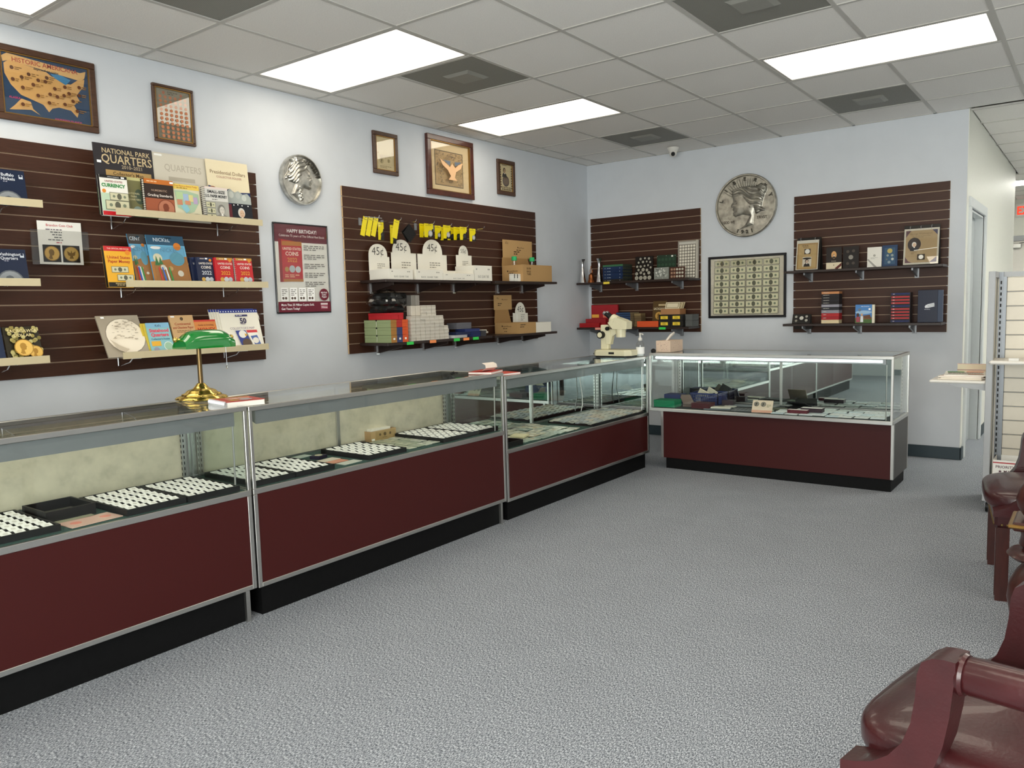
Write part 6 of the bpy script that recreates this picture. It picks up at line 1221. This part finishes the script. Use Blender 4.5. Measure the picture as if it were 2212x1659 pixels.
def armchair(label, loc, rz):
    """front toward +x; seat 0.47 high"""
    t = thing('leather_armchair', label, 'armchair', loc, (0, 0, rz), 'burgundy leather armchairs')
    MB().box(-.25, .262, -.298, .298, .325, .39, b=.012).build('seat_rail', 'leather', t, smooth=30)
    q = MB(); cushion(q, .02, 0, .425, .275, .262, .045, .035); q.build('seat_cushion', 'leather', t, smooth=60)
    n = MB()
    for k in range(26): n.lathe([(.006, 0), (.005, .003), (.001, .005)], 8)
    q = MB()
    def nail(p, ax):
        q.lathe([(.0062, 0), (.005, .003), (.0008, .0048)], 8) ; m_ = 24
        for i in range(len(q.v)-m_, len(q.v)):
            x, y, z = q.v[i]; q.v[i] = (p[0]+z, p[1]+x, p[2]+y) if ax == 'x' else (p[0]+x, p[1]-z, p[2]+y) if ax == '-y' else (p[0]+x, p[1]+z, p[2]+y)
    for k in range(25): nail((.262, -.28+.0233*k, .34), 'x')
    for k in range(24): nail((-.235+.0204*k, -.298, .34), '-y'); nail((-.235+.0204*k, .298, .34), 'y')
    o = q.build('nail_heads', 'pole', t, smooth=60); o['kind'] = 'stuff'
    for sx in (1, -1):
        for sy in (1, -1):
            b_ = .048; x, y = sx*.228, sy*.262
            l = MB(); dx = 0 if sx > 0 else -.05
            l.add([(x+i*b_/2+k*dx, y+j*b_/2, .335 if not k else 0) for k in (0, 1) for i, j in ((-1, -1), (1, -1), (1, 1), (-1, 1))], [(0, 1, 2, 3), (7, 6, 5, 4)]+[(k, (k+1) % 4, 4+(k+1) % 4, 4+k) for k in range(4)])
            if sx > 0: l.box(x+b_/2, x+b_/2+.003, y-.012, y+.012, .02, .32)
            l.build('leg', 'wood', t)
    # swooping arms: profile in x-z, extruded across
    top = [(.268, .402), (.24, .41), (.205, .425), (.175, .45), (.15, .485), (.135, .53), (.128, .58), (.125, .63), (.118, .655), (.1, .668), (.08, .672)]
    bot = [(.268, .375), (.23, .375), (.19, .375), (.155, .38), (.12, .405), (.095, .45), (.078, .505), (.068, .565), (.063, .62), (.06, .645), (.06, .672)]
    for sy in (1, -1):
        y0 = sy*.268-.036; y1 = y0+.072; a = MB(); m_ = len(top); vs = []
        for y in (y0, y1): vs += [(x, y, z) for x, z in top]+[(x, y, z) for x, z in bot]
        o_ = 2*m_; fs = []
        for i in range(m_-1):
            fs += [(i, i+1, m_+i+1, m_+i), (o_+i, o_+m_+i, o_+m_+i+1, o_+i+1), (i, o_+i, o_+i+1, i+1), (m_+i, m_+i+1, o_+m_+i+1, o_+m_+i)]
        fs += [(0, m_, o_+m_, o_), (m_-1, o_+m_-1, o_+2*m_-1, 2*m_-1)]
        a.add(vs, fs).build('arm_support', 'leather', t, smooth=35)
        c = (y0+y1)/2
        MB().tube([(.055, c, .64), (.046, c, .641), (-.1, c, .645), (-.22, c, .645), (-.27, c, .64)], [.03, .035, .035, .035, .034], 16).build('arm_pad', 'leather', t, smooth=50)
        MB().lathe([(.037, -.006), (.04, 0), (.037, .006)], 20).build('arm_welt', 'leather', t, loc=(.057, c, .64), rot=(0, R90, 0), smooth=50)
    q = MB()
    def back(u, v):
        y = -.29+.58*u; zz = .4+.5*v; th = .035*math.sin(math.pi*v)**.4*math.sin(math.pi*u)**.3
        return (-.235-.1*v-.05*(1-(2*u-1)**2)*1+th, y*(1-.06*v), zz+.03*math.sin(math.pi*u)*v)
    def backr(u, v):
        p = back(1-u, v); return (p[0]-.06-.03*math.sin(math.pi*v)*math.sin(math.pi*u), p[1], p[2])
    grid_surface(q, back, 16, 12); grid_surface(q, backr, 16, 12); N = 17*13
    for j in range(12): q.f += [(j, j+1, N+16*13+j+1, N+16*13+j), (16*13+j, N+j, N+j+1, 16*13+j+1)]; q.c += [None]*2; q.mi += [0]*2
    for i in range(16): q.f += [(i*13+12, (i+1)*13+12, N+(15-i)*13+12, N+(16-i)*13+12), (i*13, N+(16-i)*13, N+(15-i)*13, (i+1)*13)]; q.c += [None]*2; q.mi += [0]*2
    q.build('backrest', 'leather', t, smooth=50)
    return t
armchair('burgundy leather armchair in the lower right foreground', (4.28, -5.35, 0), math.pi-.2)
armchair('burgundy leather armchair beside the white rack, farther back', (4.225, -2.965, 0), math.pi+.15)
# carved pedestal at the right picture edge
t = thing('carved_pedestal', 'carved mahogany pedestal with a gilt rim at the right picture edge', 'pedestal', (4.215, -3.7, 0))
fl = lambda a, z: .07*abs(math.sin(4*a))
MB().lathe([(.05, 0), (.07, .015), (.085, .06), (.108, .12), (.118, .18), (.113, .23), (.09, .28), (.068, .31), (.06, .325)], 48, mod=fl).build('carved_foot', 'wood', t, smooth=50)
MB().lathe([(.06, .32), (.11, .33), (.128, .345), (.115, .36), (.07, .37)], 32).build('collar_ring', 'wood', t, smooth=50)
MB().lathe([(.07, .368), (.088, .385), (.082, .42), (.095, .455)], 32).build('neck', 'wood', t, smooth=50)
MB().box(-.108, .108, -.108, .108, .452, .485, b=.01).build('square_plate', 'wood', t); MB().box(-.118, .118, -.118, .118, .465, .478, b=.004).build('gilt_rim', 'gold', t)
MB().lathe([(.05, .485), (.075, .5), (.092, .53), (.098, .56), (.088, .6), (.07, .63), (.05, .66)], 48, mod=fl).build('carved_urn', 'wood', t, smooth=50); MB().box(-.055, .055, -.055, .055, .66, .68, b=.005).build('top_plate', 'wood', t)
